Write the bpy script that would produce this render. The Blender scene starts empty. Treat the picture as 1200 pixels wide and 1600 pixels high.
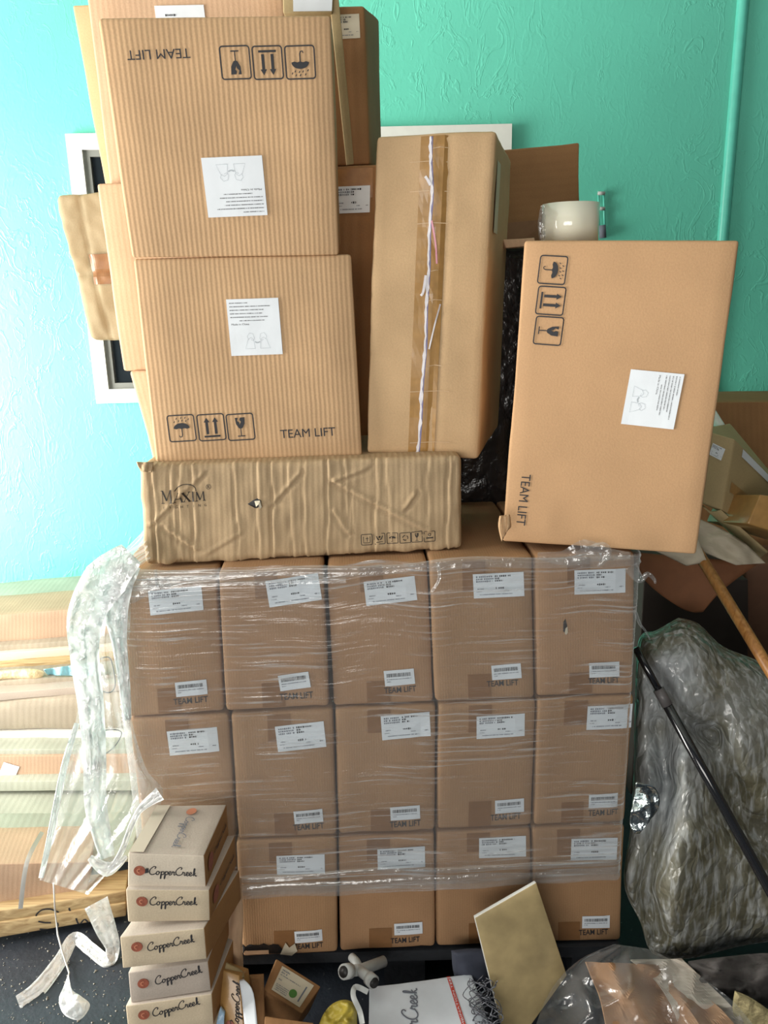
import bpy, bmesh, math, random
from mathutils import Vector, Matrix, noise, geometry

# ------------------------------------------------------------------ camera, world, light
scene = bpy.context.scene
COL = scene.collection
F = 1250.0
CAM = Vector((0, 0, 1.65))
ROT = Matrix.Rotation(math.radians(90 - 15.3), 3, 'X') @ Matrix.Rotation(math.radians(-1.3), 3, 'Z')
cd = bpy.data.cameras.new('camera')
cd.sensor_fit = 'VERTICAL'; cd.sensor_height = 36; cd.lens = F / 1600 * 36
cd.clip_start = .05
cam = bpy.data.objects.new('camera', cd); COL.objects.link(cam)
cam.matrix_world = Matrix.Translation(CAM) @ ROT.to_4x4()
scene.camera = cam

scene.view_settings.view_transform = 'Standard'
scene.view_settings.look = 'None'
scene.view_settings.gamma = 1
scene.view_settings.use_curve_mapping = False
scene.view_settings.exposure = 0.0

wd = bpy.data.worlds.new('world'); scene.world = wd; wd.use_nodes = True
bg = wd.node_tree.nodes['Background']
bg.inputs[0].default_value = (.80, .90, 1.0, 1); bg.inputs[1].default_value = .13


def area(name, loc, target, sx, sy, power, col):
    l = bpy.data.lights.new(name, 'AREA'); l.shape = 'RECTANGLE'; l.size = sx; l.size_y = sy
    l.energy = power; l.color = col
    o = bpy.data.objects.new(name, l); COL.objects.link(o)
    o.location = loc
    o.rotation_euler = (Vector(target) - Vector(loc)).to_track_quat('-Z', 'Y').to_euler()
    return o


# daylight of the open bay doors: one at the left, one behind the camera
area('door_daylight_side', (-3.2, 1.5, 1.25), (0, 2.3, 1.2), 2.0, 2.2, 335, (1.0, .97, .90))
area('door_daylight_front', (-.9, -1.4, 1.4), (-.1, 2.0, 2.9), 2.0, 1.2, 62, (1.0, .965, .91))

# ------------------------------------------------------------------ helpers


def ray(px, py):
    return ROT @ Vector(((px - 600) / F, -(py - 800) / F, -1.0))


def P(px, py, Y, m=0.0):
    """point of the photo's ray on the upright plane y = Y + m*x"""
    d = ray(px, py)
    t = Y / (d.y - m * d.x)
    return CAM + d * t


def PZ(px, py, z):
    d = ray(px, py)
    return CAM + d * ((z - CAM.z) / d.z)


def proj(p):
    q = ROT.transposed() @ (p - CAM)
    return (600 + F * q.x / -q.z, 800 - F * q.y / -q.z)


def link(o, parent=None):
    COL.objects.link(o)
    if parent: o.parent = parent
    return o


def tag(o, label=None, cat=None, group=None, kind=None):
    if label: o['label'] = label
    if cat: o['category'] = cat
    if group: o['group'] = group
    if kind: o['kind'] = kind
    return o


def empty(name, loc, label, cat, group=None):
    o = bpy.data.objects.new(name, None); o.location = loc; o.empty_display_size = .05
    return tag(link(o), label, cat, group)


def mesh(name, verts, faces, mats, parent=None, mi=None, uvs=None, smooth=False, origin=None):
    """one mesh object from world-space vertices"""
    if parent is not None: org = Vector(parent['_o']) if '_o' in parent else parent.location.copy()
    else: org = Vector(origin) if origin is not None else Vector((0, 0, 0))
    if parent is None and origin is None:
        xs = [v[0] for v in verts]; ys = [v[1] for v in verts]; zs = [v[2] for v in verts]
        org = Vector(((min(xs) + max(xs)) / 2, (min(ys) + max(ys)) / 2, min(zs)))
    me = bpy.data.meshes.new(name)
    me.from_pydata([Vector(v) - org for v in verts], [], faces)
    if not isinstance(mats, (list, tuple)): mats = [mats]
    for m in mats: me.materials.append(m)
    if mi: me.polygons.foreach_set('material_index', mi)
    if uvs:
        l = me.uv_layers.new(name='UVMap')
        k = 0
        for poly in me.polygons:
            fu = uvs[poly.index]
            for j, li in enumerate(poly.loop_indices): l.data[li].uv = fu[j]
    if smooth:
        me.polygons.foreach_set('use_smooth', [True] * len(me.polygons))
    me.update()
    o = bpy.data.objects.new(name, me)
    o.location = (0, 0, 0) if parent else org
    return link(o, parent)


# ------------------------------------------------------------------ materials
def newmat(name):
    m = bpy.data.materials.new(name); m.use_nodes = True
    nt = m.node_tree; nt.nodes.clear()
    out = nt.nodes.new('ShaderNodeOutputMaterial')
    return m, nt, out


def N(nt, t, **kw):
    n = nt.nodes.new(t)
    for k, v in kw.items():
        if k in n.inputs.keys() if isinstance(k, str) else False: n.inputs[k].default_value = v
        else: setattr(n, k, v)
    return n


def srgb(r, g, b):
    f = lambda c: (c / 255 / 12.92) if c <= 10 else ((c / 255 + .055) / 1.055) ** 2.4
    return (f(r), f(g), f(b), 1)


def mul(c, k): return (c[0] * k, c[1] * k, c[2] * k, 1)


def ramp(nt, fac, stops):
    r = nt.nodes.new('ShaderNodeValToRGB')
    e = r.color_ramp.elements
    while len(e) < len(stops): e.new(.5)
    for i, (p, c) in enumerate(stops):
        e[i].position = p; e[i].color = c if len(c) == 4 else (*c, 1)
    nt.links.new(fac, r.inputs[0]); return r


def plain(name, col, rough=.6, metal=0., noise_amt=.08, scale=30, coat=0., bump=0., bscale=60):
    m, nt, out = newmat(name)
    b = N(nt, 'ShaderNodeBsdfPrincipled'); nt.links.new(b.outputs[0], out.inputs[0])
    b.inputs['Roughness'].default_value = rough; b.inputs['Metallic'].default_value = metal
    if coat: b.inputs['Coat Weight'].default_value = coat
    tc = N(nt, 'ShaderNodeTexCoord')
    n = N(nt, 'ShaderNodeTexNoise', Scale=scale, Detail=5.0)
    nt.links.new(tc.outputs['Object'], n.inputs['Vector'])
    r = ramp(nt, n.outputs['Fac'], [(.3, mul(col, 1 - noise_amt)), (.7, mul(col, 1 + noise_amt))])
    nt.links.new(r.outputs[0], b.inputs['Base Color'])
    if bump:
        n2 = N(nt, 'ShaderNodeTexNoise', Scale=bscale, Detail=4.0)
        nt.links.new(tc.outputs['Object'], n2.inputs['Vector'])
        bp = N(nt, 'ShaderNodeBump', Strength=bump, Distance=.01)
        nt.links.new(n2.outputs['Fac'], bp.inputs['Height']); nt.links.new(bp.outputs[0], b.inputs['Normal'])
    return m


def cardboard(name, col, period=.0, depth=.3, stripe=.08, dirt=.12, axis='X', seed=0.):
    """kraft board in the box's own metric UVs; period = width of a flute that shows through"""
    m, nt, out = newmat(name); L = nt.links.new
    b = N(nt, 'ShaderNodeBsdfPrincipled'); L(b.outputs[0], out.inputs[0])
    b.inputs['Roughness'].default_value = .72
    b.inputs['Specular IOR Level'].default_value = .25
    uv = N(nt, 'ShaderNodeUVMap'); uv.uv_map = 'UVMap'
    mp = N(nt, 'ShaderNodeMapping'); L(uv.outputs[0], mp.inputs[0]); mp.inputs['Location'].default_value = (seed, seed * 1.7, 0)
    n1 = N(nt, 'ShaderNodeTexNoise', Scale=7.0, Detail=4.0); L(mp.outputs[0], n1.inputs['Vector'])
    r1 = ramp(nt, n1.outputs['Fac'], [(.3, mul(col, 1 - dirt)), (.7, mul(col, 1 + dirt * .6))])
    n2 = N(nt, 'ShaderNodeTexNoise', Scale=260.0, Detail=3.0); L(mp.outputs[0], n2.inputs['Vector'])
    r2 = ramp(nt, n2.outputs['Fac'], [(.3, (.94, .94, .94)), (.72, (1.04, 1.04, 1.04))])
    mx = N(nt, 'ShaderNodeMix'); mx.data_type = 'RGBA'; mx.blend_type = 'MULTIPLY'; mx.inputs[0].default_value = 1
    L(r1.outputs[0], mx.inputs[6]); L(r2.outputs[0], mx.inputs[7])
    col_out = mx.outputs[2]
    bp = N(nt, 'ShaderNodeBump', Strength=.12, Distance=.003); L(n2.outputs['Fac'], bp.inputs['Height'])
    if period:
        w = N(nt, 'ShaderNodeTexWave', Scale=.3142 / period, Distortion=1.2, Detail=2.0)
        w.inputs['Detail Scale'].default_value = .35
        w.bands_direction = axis
        L(mp.outputs[0], w.inputs['Vector'])
        r3 = ramp(nt, w.outputs['Fac'], [(.1, (1 - stripe,) * 3), (.8, (1 + stripe * .7,) * 3)])
        m2 = N(nt, 'ShaderNodeMix'); m2.data_type = 'RGBA'; m2.blend_type = 'MULTIPLY'; m2.inputs[0].default_value = 1
        L(col_out, m2.inputs[6]); L(r3.outputs[0], m2.inputs[7]); col_out = m2.outputs[2]
        b2 = N(nt, 'ShaderNodeBump', Strength=depth, Distance=.004)
        L(w.outputs['Fac'], b2.inputs['Height']); L(bp.outputs[0], b2.inputs['Normal']); bp = b2
    L(col_out, b.inputs['Base Color']); L(bp.outputs[0], b.inputs['Normal'])
    return m


def film(name, tint=(.93, .95, .96), haze=.10, streak_scale=(3, 120), streak=.35, rough=.12, gloss=.16, bumps=.4, coord='UV', wrinkle=14., edge=.5, lo=.60, hi=.72):
    """clear polythene: see-through, glossy, with milky stretch marks and whiter where it turns edge on"""
    m, nt, out = newmat(name); L = nt.links.new
    tc = N(nt, 'ShaderNodeTexCoord')
    mp = N(nt, 'ShaderNodeMapping'); L(tc.outputs[coord], mp.inputs[0])
    mp.inputs['Scale'].default_value = (streak_scale[0], streak_scale[1], streak_scale[0])
    n = N(nt, 'ShaderNodeTexNoise', Scale=1.0, Detail=5.0, Distortion=.3); L(mp.outputs[0], n.inputs['Vector'])
    r = ramp(nt, n.outputs['Fac'], [(lo, (0, 0, 0)), (hi, (1, 1, 1))])
    n2 = N(nt, 'ShaderNodeTexNoise', Scale=wrinkle, Detail=6.0, Distortion=1.2); L(tc.outputs[coord], n2.inputs['Vector'])
    r2 = ramp(nt, n2.outputs['Fac'], [(.40, (0, 0, 0)), (.66, (1, 1, 1))])
    am = N(nt, 'ShaderNodeMath', operation='MULTIPLY'); L(r.outputs[0], am.inputs[0]); L(r2.outputs[0], am.inputs[1])
    b1 = N(nt, 'ShaderNodeBump', Strength=bumps, Distance=.01); L(n2.outputs['Fac'], b1.inputs['Height'])
    b2 = N(nt, 'ShaderNodeBump', Strength=bumps * .8, Distance=.003); L(n.outputs['Fac'], b2.inputs['Height']); L(b1.outputs[0], b2.inputs['Normal'])
    tr = N(nt, 'ShaderNodeBsdfTransparent'); tr.inputs[0].default_value = (*tint, 1)
    gl = N(nt, 'ShaderNodeBsdfGlossy'); gl.inputs['Roughness'].default_value = rough; L(b2.outputs[0], gl.inputs['Normal'])
    df = N(nt, 'ShaderNodeBsdfDiffuse'); df.inputs[0].default_value = (.93, .95, .96, 1); L(b2.outputs[0], df.inputs['Normal'])
    tl = N(nt, 'ShaderNodeBsdfTranslucent'); tl.inputs[0].default_value = (.93, .95, .96, 1)
    ms = N(nt, 'ShaderNodeMixShader'); ms.inputs[0].default_value = .4; L(df.outputs[0], ms.inputs[1]); L(tl.outputs[0], ms.inputs[2])
    fac = N(nt, 'ShaderNodeMath', operation='MULTIPLY_ADD'); L(am.outputs[0], fac.inputs[0]); fac.inputs[1].default_value = streak; fac.inputs[2].default_value = haze
    lw = N(nt, 'ShaderNodeLayerWeight', Blend=.35)
    f2 = N(nt, 'ShaderNodeMath', operation='MULTIPLY_ADD'); L(lw.outputs['Facing'], f2.inputs[0]); f2.inputs[1].default_value = edge; L(fac.outputs[0], f2.inputs[2])
    f2.use_clamp = True
    m1 = N(nt, 'ShaderNodeMixShader'); L(f2.outputs[0], m1.inputs[0]); L(tr.outputs[0], m1.inputs[1]); L(ms.outputs[0], m1.inputs[2])
    gf = N(nt, 'ShaderNodeMath', operation='MULTIPLY_ADD'); L(am.outputs[0], gf.inputs[0]); gf.inputs[1].default_value = .3; gf.inputs[2].default_value = gloss
    m2 = N(nt, 'ShaderNodeMixShader'); L(gf.outputs[0], m2.inputs[0]); L(m1.outputs[0], m2.inputs[1]); L(gl.outputs[0], m2.inputs[2])
    L(m2.outputs[0], out.inputs[0])
    return m


M = {}
KRAFT = srgb(196, 158, 116)
M['team'] = cardboard('kraft_fluted', srgb(195, 160, 122), .0095, .14, .055)
M['team_smooth'] = cardboard('kraft_smooth', srgb(188, 150, 112), 0, dirt=.06)
M['maxim'] = cardboard('kraft_worn', srgb(178, 153, 120), .012, .10, .02, dirt=.14)
M['taped'] = cardboard('kraft_pale', srgb(203, 170, 130), 0, dirt=.08)
M['pallet'] = [cardboard('kraft_brown_%s' % 'abc'[i], srgb(170 - 3 * i, 132 - 2 * i, 98 - 2 * i), .0055, .05, .015, dirt=.10, seed=i * 3.1) for i in range(3)]
M['pink'] = cardboard('kraft_pinkish', srgb(205, 170, 138), .012, .06, .02)
M['piletan'] = cardboard('kraft_pile_toned_down', srgb(184, 156, 132), .012, .05, .02)  # pile tan toned down against overexposure by the side light
M['olive'] = cardboard('kraft_olive', srgb(176, 156, 116), 0, dirt=.12)
M['back'] = cardboard('kraft_shade_toned', srgb(152, 112, 74), .02, .05, .02)  # brown board, darkened for the deep shade between the stacks
M['grey'] = cardboard('board_greyed', srgb(168, 172, 158), .02, .06, .02, dirt=.12)
M['drab'] = cardboard('board_drab', srgb(165, 155, 138), .02, .06, .02, dirt=.16)
M['tile'] = [cardboard('tile_board_%s' % 'abc'[i], c, 0, dirt=.09) for i, c in enumerate([srgb(208, 196, 178), srgb(198, 182, 156), srgb(180, 168, 156)])]
M['tile_side'] = cardboard('tile_board_brown', srgb(160, 118, 74), 0, dirt=.1)
M['tape'] = plain('brown_packing_tape', srgb(160, 116, 72), .25, noise_amt=.12, scale=60, coat=.3)
M['tape2'] = plain('tan_packing_tape', srgb(168, 128, 74), .3, noise_amt=.12, scale=50, coat=.2)
M['tape3'] = plain('translucent_brown_tape', srgb(134, 96, 62), .4, noise_amt=.06, scale=60)
M['paper'] = plain('white_label_paper', srgb(222, 228, 234), .5, noise_amt=.02)
M['paper_old'] = plain('yellowed_paper', srgb(200, 190, 168), .6, noise_amt=.05)
M['ink'] = plain('dark_print_ink', srgb(42, 42, 46), .7)
M['ink2'] = plain('grey_print_ink', srgb(105, 110, 122), .7)
M['faint'] = plain('faint_print_ink', srgb(172, 180, 186), .7)
M['maxink'] = plain('worn_logo_ink', srgb(52, 46, 40), .7, noise_amt=.3, scale=90)
M['copper'] = plain('copper_seal_ink', srgb(150, 84, 64), .6, noise_amt=.2, scale=120)
M['copper2'] = plain('pale_seal_ink', srgb(200, 130, 100), .6)
M['bluetape'] = plain('violet_tape_edge', srgb(130, 126, 165), .35, noise_amt=.25, scale=60)
M['whitetape'] = plain('torn_white_tape', srgb(226, 222, 226), .35, noise_amt=.1, scale=90)
M['pinktape'] = plain('pinkish_tape_edge', srgb(215, 150, 165), .4)
M['dark'] = plain('dark_gap_black', srgb(28, 26, 26), .5)
M['blackplastic'] = plain('black_plastic_wrap', srgb(22, 22, 25), .18, coat=.5, bump=.5, bscale=25)
M['palletplastic'] = plain('dark_plastic_pallet', srgb(44, 46, 50), .45, bump=.2)
M['white'] = plain('white_vinyl', srgb(222, 222, 216), .35, noise_amt=.03)
M['pvc'] = plain('grey_white_pvc', srgb(190, 192, 190), .35, noise_amt=.05)
M['wood'] = None


def woodmat(name, c1, c2, scale=14., direction='Z', rough=.45):
    m, nt, out = newmat(name); L = nt.links.new
    b = N(nt, 'ShaderNodeBsdfPrincipled'); L(b.outputs[0], out.inputs[0]); b.inputs['Roughness'].default_value = rough
    tc = N(nt, 'ShaderNodeTexCoord'); mp = N(nt, 'ShaderNodeMapping'); L(tc.outputs['Object'], mp.inputs[0])
    mp.inputs['Scale'].default_value = {'X': (.08, 1, 1), 'Z': (1, 1, .08)}[direction]
    n = N(nt, 'ShaderNodeTexNoise', Scale=scale * 6, Detail=6.0, Distortion=1.5); L(mp.outputs[0], n.inputs['Vector'])
    r = ramp(nt, n.outputs['Fac'], [(.32, c1), (.66, c2)]); L(r.outputs[0], b.inputs['Base Color'])
    bp = N(nt, 'ShaderNodeBump', Strength=.2, Distance=.002); L(n.outputs['Fac'], bp.inputs['Height']); L(bp.outputs[0], b.inputs['Normal'])
    return m


M['wood'] = woodmat('pine_timber', srgb(158, 130, 90), srgb(200, 176, 132), 12, 'X', .7)
M['handle'] = woodmat('varnished_handle_wood', srgb(150, 98, 48), srgb(196, 142, 82), 10, 'Z', .4)
M['wrap'] = film('stretch_wrap_film', haze=.06, streak_scale=(4.5, 110), streak=.65, gloss=.10, rough=.2, bumps=.5, wrinkle=5., edge=.22, lo=.54, hi=.68)
M['loose'] = film('loose_clear_film', haze=.10, streak_scale=(7, 7), streak=.6, gloss=.12, rough=.15, bumps=.8, coord='Object', wrinkle=14., edge=.35, lo=.5, hi=.66)
M['loose2'] = film('bunched_clear_film', haze=.80, streak_scale=(20, 20), streak=.4, gloss=.12, rough=.15, bumps=1., coord='Object', wrinkle=30., edge=.5, lo=.4, hi=.6)
M['clearbag'] = film('clear_bag_film', tint=(.92, .94, .95), haze=.05, streak_scale=(9, 9), streak=.3, gloss=.09, rough=.18, bumps=.6, coord='Object', wrinkle=12., edge=.25)


def wallmat():
    m, nt, out = newmat('turquoise_knockdown_wall'); L = nt.links.new
    b = N(nt, 'ShaderNodeBsdfPrincipled'); L(b.outputs[0], out.inputs[0])
    b.inputs['Roughness'].default_value = .38
    tc = N(nt, 'ShaderNodeTexCoord')
    n = N(nt, 'ShaderNodeTexNoise', Scale=1.5, Detail=4.0); L(tc.outputs['Object'], n.inputs['Vector'])
    c = srgb(106, 208, 184)
    r = ramp(nt, n.outputs['Fac'], [(.3, mul(c, .93)), (.7, mul(c, 1.05))]); L(r.outputs[0], b.inputs['Base Color'])
    mp = N(nt, 'ShaderNodeMapping'); L(tc.outputs['Object'], mp.inputs[0]); mp.inputs['Scale'].default_value = (1.25, 1, .7)
    n2 = N(nt, 'ShaderNodeTexNoise', Scale=7.0, Detail=3.0, Distortion=2.2); L(mp.outputs[0], n2.inputs['Vector'])
    nm = N(nt, 'ShaderNodeTexNoise', Scale=2.2, Detail=2.0); L(tc.outputs['Object'], nm.inputs['Vector'])
    rm = ramp(nt, nm.outputs['Fac'], [(.42, (0, 0, 0)), (.62, (1, 1, 1))])
    r2a = ramp(nt, n2.outputs['Fac'], [(.54, (0, 0, 0)), (.565, (1, 1, 1)), (.59, (1, 1, 1)), (.615, (0, 0, 0))])
    r2 = N(nt, 'ShaderNodeMix'); r2.data_type = 'RGBA'; r2.blend_type = 'MULTIPLY'; r2.inputs[0].default_value = 1; L(r2a.outputs[0], r2.inputs[6]); L(rm.outputs[0], r2.inputs[7])
    n4 = N(nt, 'ShaderNodeTexNoise', Scale=26.0, Detail=2.0, Distortion=1.5); L(mp.outputs[0], n4.inputs['Vector'])
    r4 = ramp(nt, n4.outputs['Fac'], [(.52, (0, 0, 0)), (.64, (1, 1, 1))])
    n3 = N(nt, 'ShaderNodeTexNoise', Scale=90.0, Detail=3.0); L(tc.outputs['Object'], n3.inputs['Vector'])
    b1 = N(nt, 'ShaderNodeBump', Strength=.3, Distance=.004); L(r2.outputs[2], b1.inputs['Height'])
    b3 = N(nt, 'ShaderNodeBump', Strength=.10, Distance=.003); L(r4.outputs[0], b3.inputs['Height']); L(b1.outputs[0], b3.inputs['Normal'])
    b2 = N(nt, 'ShaderNodeBump', Strength=.08, Distance=.003); L(n3.outputs['Fac'], b2.inputs['Height']); L(b3.outputs[0], b2.inputs['Normal'])
    L(b2.outputs[0], b.inputs['Normal'])
    return m


def floormat():
    m, nt, out = newmat('dark_dusty_floor'); L = nt.links.new
    b = N(nt, 'ShaderNodeBsdfPrincipled'); L(b.outputs[0], out.inputs[0]); b.inputs['Roughness'].default_value = .6
    tc = N(nt, 'ShaderNodeTexCoord')
    n = N(nt, 'ShaderNodeTexNoise', Scale=6.0, Detail=6.0); L(tc.outputs['Object'], n.inputs['Vector'])
    r = ramp(nt, n.outputs['Fac'], [(.3, srgb(22, 26, 34)), (.75, srgb(44, 51, 62))])
    v = N(nt, 'ShaderNodeTexNoise', Scale=70.0, Detail=3.0); L(tc.outputs['Object'], v.inputs['Vector'])
    r2 = ramp(nt, v.outputs['Fac'], [(.70, (0, 0, 0)), (.78, (1, 1, 1))])
    mx = N(nt, 'ShaderNodeMix'); mx.data_type = 'RGBA'; L(r2.outputs[0], mx.inputs[0]); L(r.outputs[0], mx.inputs[6]); mx.inputs[7].default_value = srgb(120, 122, 120)
    L(mx.outputs[2], b.inputs['Base Color'])
    bp = N(nt, 'ShaderNodeBump', Strength=.4, Distance=.004); L(v.outputs['Fac'], bp.inputs['Height']); L(bp.outputs[0], b.inputs['Normal'])
    return m


M['wall'] = wallmat()
M['floor'] = floormat()
M['teal'] = plain('turquoise_pipe_paint', srgb(98, 204, 184), .35, noise_amt=.05)

# ------------------------------------------------------------------ text and strokes
_tc = {}


def text_tris(s, bold=0.0):
    """(verts, faces, width, height) of a line of text, normalised to a 1 x 1 box round its centre"""
    k = (s, bold)
    if k in _tc: return _tc[k]
    cu = bpy.data.curves.new('lettering', 'FONT'); cu.body = s; cu.size = 1; cu.resolution_u = 2; cu.offset = bold
    cu.fill_mode = 'FRONT' if False else cu.fill_mode
    ob = bpy.data.objects.new('lettering', cu); COL.objects.link(ob)
    bpy.context.view_layer.update()
    dg = bpy.context.evaluated_depsgraph_get()
    me = bpy.data.meshes.new_from_object(ob.evaluated_get(dg))
    vs = [(v.co.x, v.co.y) for v in me.vertices]; fs = [tuple(p.vertices) for p in me.polygons]
    bpy.data.objects.remove(ob); bpy.data.curves.remove(cu); bpy.data.meshes.remove(me)
    x0 = min(v[0] for v in vs); x1 = max(v[0] for v in vs); y0 = min(v[1] for v in vs); y1 = max(v[1] for v in vs)
    vs = [((x - x0) / (x1 - x0) - .5, (y - y0) / (y1 - y0) - .5) for x, y in vs]
    _tc[k] = (vs, fs, x1 - x0, y1 - y0)
    return _tc[k]


def catmull(pts, n=6):
    if len(pts) < 3: return pts
    q = [pts[0]] + list(pts) + [pts[-1]]; out = []
    for i in range(1, len(q) - 2):
        a, b, c, d = q[i - 1], q[i], q[i + 1], q[i + 2]
        for k in range(n):
            t = k / n
            out.append(tuple(.5 * (2 * b[j] + (c[j] - a[j]) * t + (2 * a[j] - 5 * b[j] + 4 * c[j] - d[j]) * t * t + (3 * b[j] - a[j] - 3 * c[j] + d[j]) * t ** 3) for j in range(len(b))))
    out.append(tuple(q[-2])); return out


def sh(pts, dx): return [(x + dx, y) for x, y in pts]


_C = [(1.55, 1.7), (1.8, 2.0), (1.65, 2.3), (1.2, 2.25), (.55, 1.6), (.25, .8), (.45, .15), (1.0, -.05), (1.6, .2), (2.0, .5)]
_o = [(.75, .95), (.4, .9), (.15, .4), (.3, 0), (.7, .1), (.9, .6), (.75, .95), (.85, .7), (1.2, .75)]
_p1 = [(.35, .98), (.2, .1), (.05, -1.0), (.2, -1.05), (.35, .2)]
_p2 = [(.3, .45), (.6, .95), (.95, .75), (.85, .15), (.5, .02), (.38, .2)]
_e = [(.1, .35), (.6, .6), (.62, .95), (.35, .98), (.1, .5), (.25, .02), (.6, .05), (.95, .4)]
_r = [(0, .4), (.2, 1.05), (.3, .82), (.6, .85), (.5, .3), (.62, 0), (.9, .2)]
_k1 = [(.2, .3), (.55, 1.3), (.65, 2.1), (.45, 2.1), (.3, 1.0), (.25, 0)]
_k2 = [(.8, .9), (.35, .5), (.55, .35), (.8, 0), (1.05, .15)]
SCRIPT = [_C, sh(_o, 1.75), sh(_p1, 2.85), sh(_p2, 2.85), sh(_p1, 3.8), sh(_p2, 3.8), sh(_e, 4.85), sh(_r, 5.75),
          sh(_C, 6.45), sh(_r, 8.3), sh(_e, 9.15), sh(_e, 9.95), sh(_k1, 10.85), sh(_k2, 10.85)]
SCRIPT_W = 12.0


# ------------------------------------------------------------------ box
class Box:
    """carton with rounded worn edges; bent to eight world corners (front quad + depth vectors)"""

    def __init__(s, name, label, cat, quad, Y, depth, mat, m=0.0, group=None, r=.004, cell=.05, amp=.0008, crease=None, seed=0, uvrot=False,
                 dvec=None, part='carton_body', mats=None, facemat=None, back=None, freq=6, root=None, corners=None, notch=None):
        if corners: s.TL, s.TR, s.BR, s.BL = corners
        else:
            if not isinstance(Y, (tuple, list)): Y = (Y,) * 4
            s.TL, s.TR, s.BR, s.BL = [P(q[0], q[1], y, m) for q, y in zip(quad, Y)]
        n = (s.BR - s.BL).cross(s.TL - s.BL).normalized()  # towards the camera
        s.n = n
        d = dvec if dvec is not None else -n * depth
        s.W = ((s.BR - s.BL).length + (s.TR - s.TL).length) / 2; s.H = ((s.TL - s.BL).length + (s.TR - s.BR).length) / 2; s.D = d.length
        s.d = d
        s.back = back or [c + d for c in (s.TL, s.TR, s.BR, s.BL)]
        s.amp, s.freq, s.seed, s.crease = amp, freq, seed, crease
        base = (s.BL + s.BR + s.back[2] + s.back[3]) / 4
        s.root = root or empty(name, base, label, cat, group)
        r = min(r, s.W * .3, s.H * .3, s.D * .3); s.r = r

        def knots(Lg):
            k = max(1, int(round((Lg - 2 * r) / cell)))
            return [0, .3 * r, r] + [r + (Lg - 2 * r) * i / k for i in range(1, k)] + [Lg - r, Lg - .3 * r, Lg]
        KX, KY, KZ = knots(s.W), knots(s.D), knots(s.H)
        verts, faces, uvs, mi, idx = [], [], [], [], {}

        def vid(x, y, z):
            k = (round(x, 6), round(y, 6), round(z, 6))
            if k not in idx:
                idx[k] = len(verts); verts.append(s.surf3(x, y, z))
            return idx[k]
        for f in range(6):
            if f < 2: A, B = KX, KZ
            elif f < 4: A, B = KY, KZ
            else: A, B = KX, KY
            for i in range(len(A) - 1):
                for j in range(len(B) - 1):
                    cs = [(A[i], B[j]), (A[i + 1], B[j]), (A[i + 1], B[j + 1]), (A[i], B[j + 1])]
                    if notch and f == 0 and notch((A[i] + A[i + 1]) / 2, (B[j] + B[j + 1]) / 2): continue
                    if f == 0: p = [(a, 0, b) for a, b in cs]
                    elif f == 1: p = [(a, s.D, b) for a, b in cs][::-1]
                    elif f == 2: p = [(0, a, b) for a, b in cs][::-1]
                    elif f == 3: p = [(s.W, a, b) for a, b in cs]
                    elif f == 4: p = [(a, b, 0) for a, b in cs][::-1]
                    else: p = [(a, b, s.H) for a, b in cs]
                    if f in (1, 2, 4): cs = cs[::-1]
                    faces.append([vid(*q) for q in p])
                    uvs.append([(b, a) if uvrot else (a, b) for a, b in cs])
                    mi.append((facemat or {}).get(f, 0))
        s.obj = mesh(part, verts, faces, [mat] + (mats or []), s.root, mi, uvs, smooth=True)

    def tri(s, x, y, z):
        a, b, c = x / s.W, y / s.D, z / s.H
        f = s.BL * (1 - a) * (1 - c) + s.BR * a * (1 - c) + s.TR * a * c + s.TL * (1 - a) * c
        k = s.back
        g = k[3] * (1 - a) * (1 - c) + k[2] * a * (1 - c) + k[1] * a * c + k[0] * (1 - a) * c
        return f * (1 - b) + g * b

    def surf3(s, x, y, z):
        r = s.r
        q = [min(max(v, r), Lg - r) for v, Lg in ((x, s.W), (y, s.D), (z, s.H))]
        d = Vector((x - q[0], y - q[1], z - q[2])); 
        dn = d.normalized() if d.length > 1e-9 else Vector((0, 0, 0))
        w = noise.noise(Vector((x, y, z)) * s.freq + Vector((s.seed, s.seed * 2.3, 1.7))) * s.amp
        w += noise.noise(Vector((x, y, z)) * s.freq * 4 + Vector((s.seed, 3, 1.7))) * s.amp * .35
        if s.crease and dn.y < -.5: w += s.crease(x, z)
        p = Vector(q) + dn * (r + w)
        return s.tri(*p)

    def front(s, x, z, off=.0):
        p = s.surf3(x, 0, z)
        return p + s.n * off

    def uv(s, px, py):
        a = b = .5
        for _ in range(12):
            def pr(a, b): return proj(s.BL * (1 - a) * (1 - b) + s.BR * a * (1 - b) + s.TR * a * b + s.TL * (1 - a) * b)
            u0, v0 = pr(a, b); ua, va = pr(a + .01, b); ub, vb = pr(a, b + .01)
            J = ((ua - u0) / .01, (ub - u0) / .01, (va - v0) / .01, (vb - v0) / .01)
            det = J[0] * J[3] - J[1] * J[2]; ex, ey = px - u0, py - v0
            a += (J[3] * ex - J[1] * ey) / det; b += (-J[2] * ex + J[0] * ey) / det
        return a * s.W, b * s.H

    def frame(s, px, py, wpx, hpx, rot=0.0):
        """a patch of the front face centred on the photo's point: returns (cx, cz, w, h, rot)"""
        cx, cz = s.uv(px, py)
        l = s.uv(px - wpx / 2, py); r_ = s.uv(px + wpx / 2, py); t = s.uv(px, py - hpx / 2); b = s.uv(px, py + hpx / 2)
        w = math.hypot(r_[0] - l[0], r_[1] - l[1]); h = math.hypot(t[0] - b[0], t[1] - b[1])
        return (cx, cz, w, h, math.radians(rot))


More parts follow.
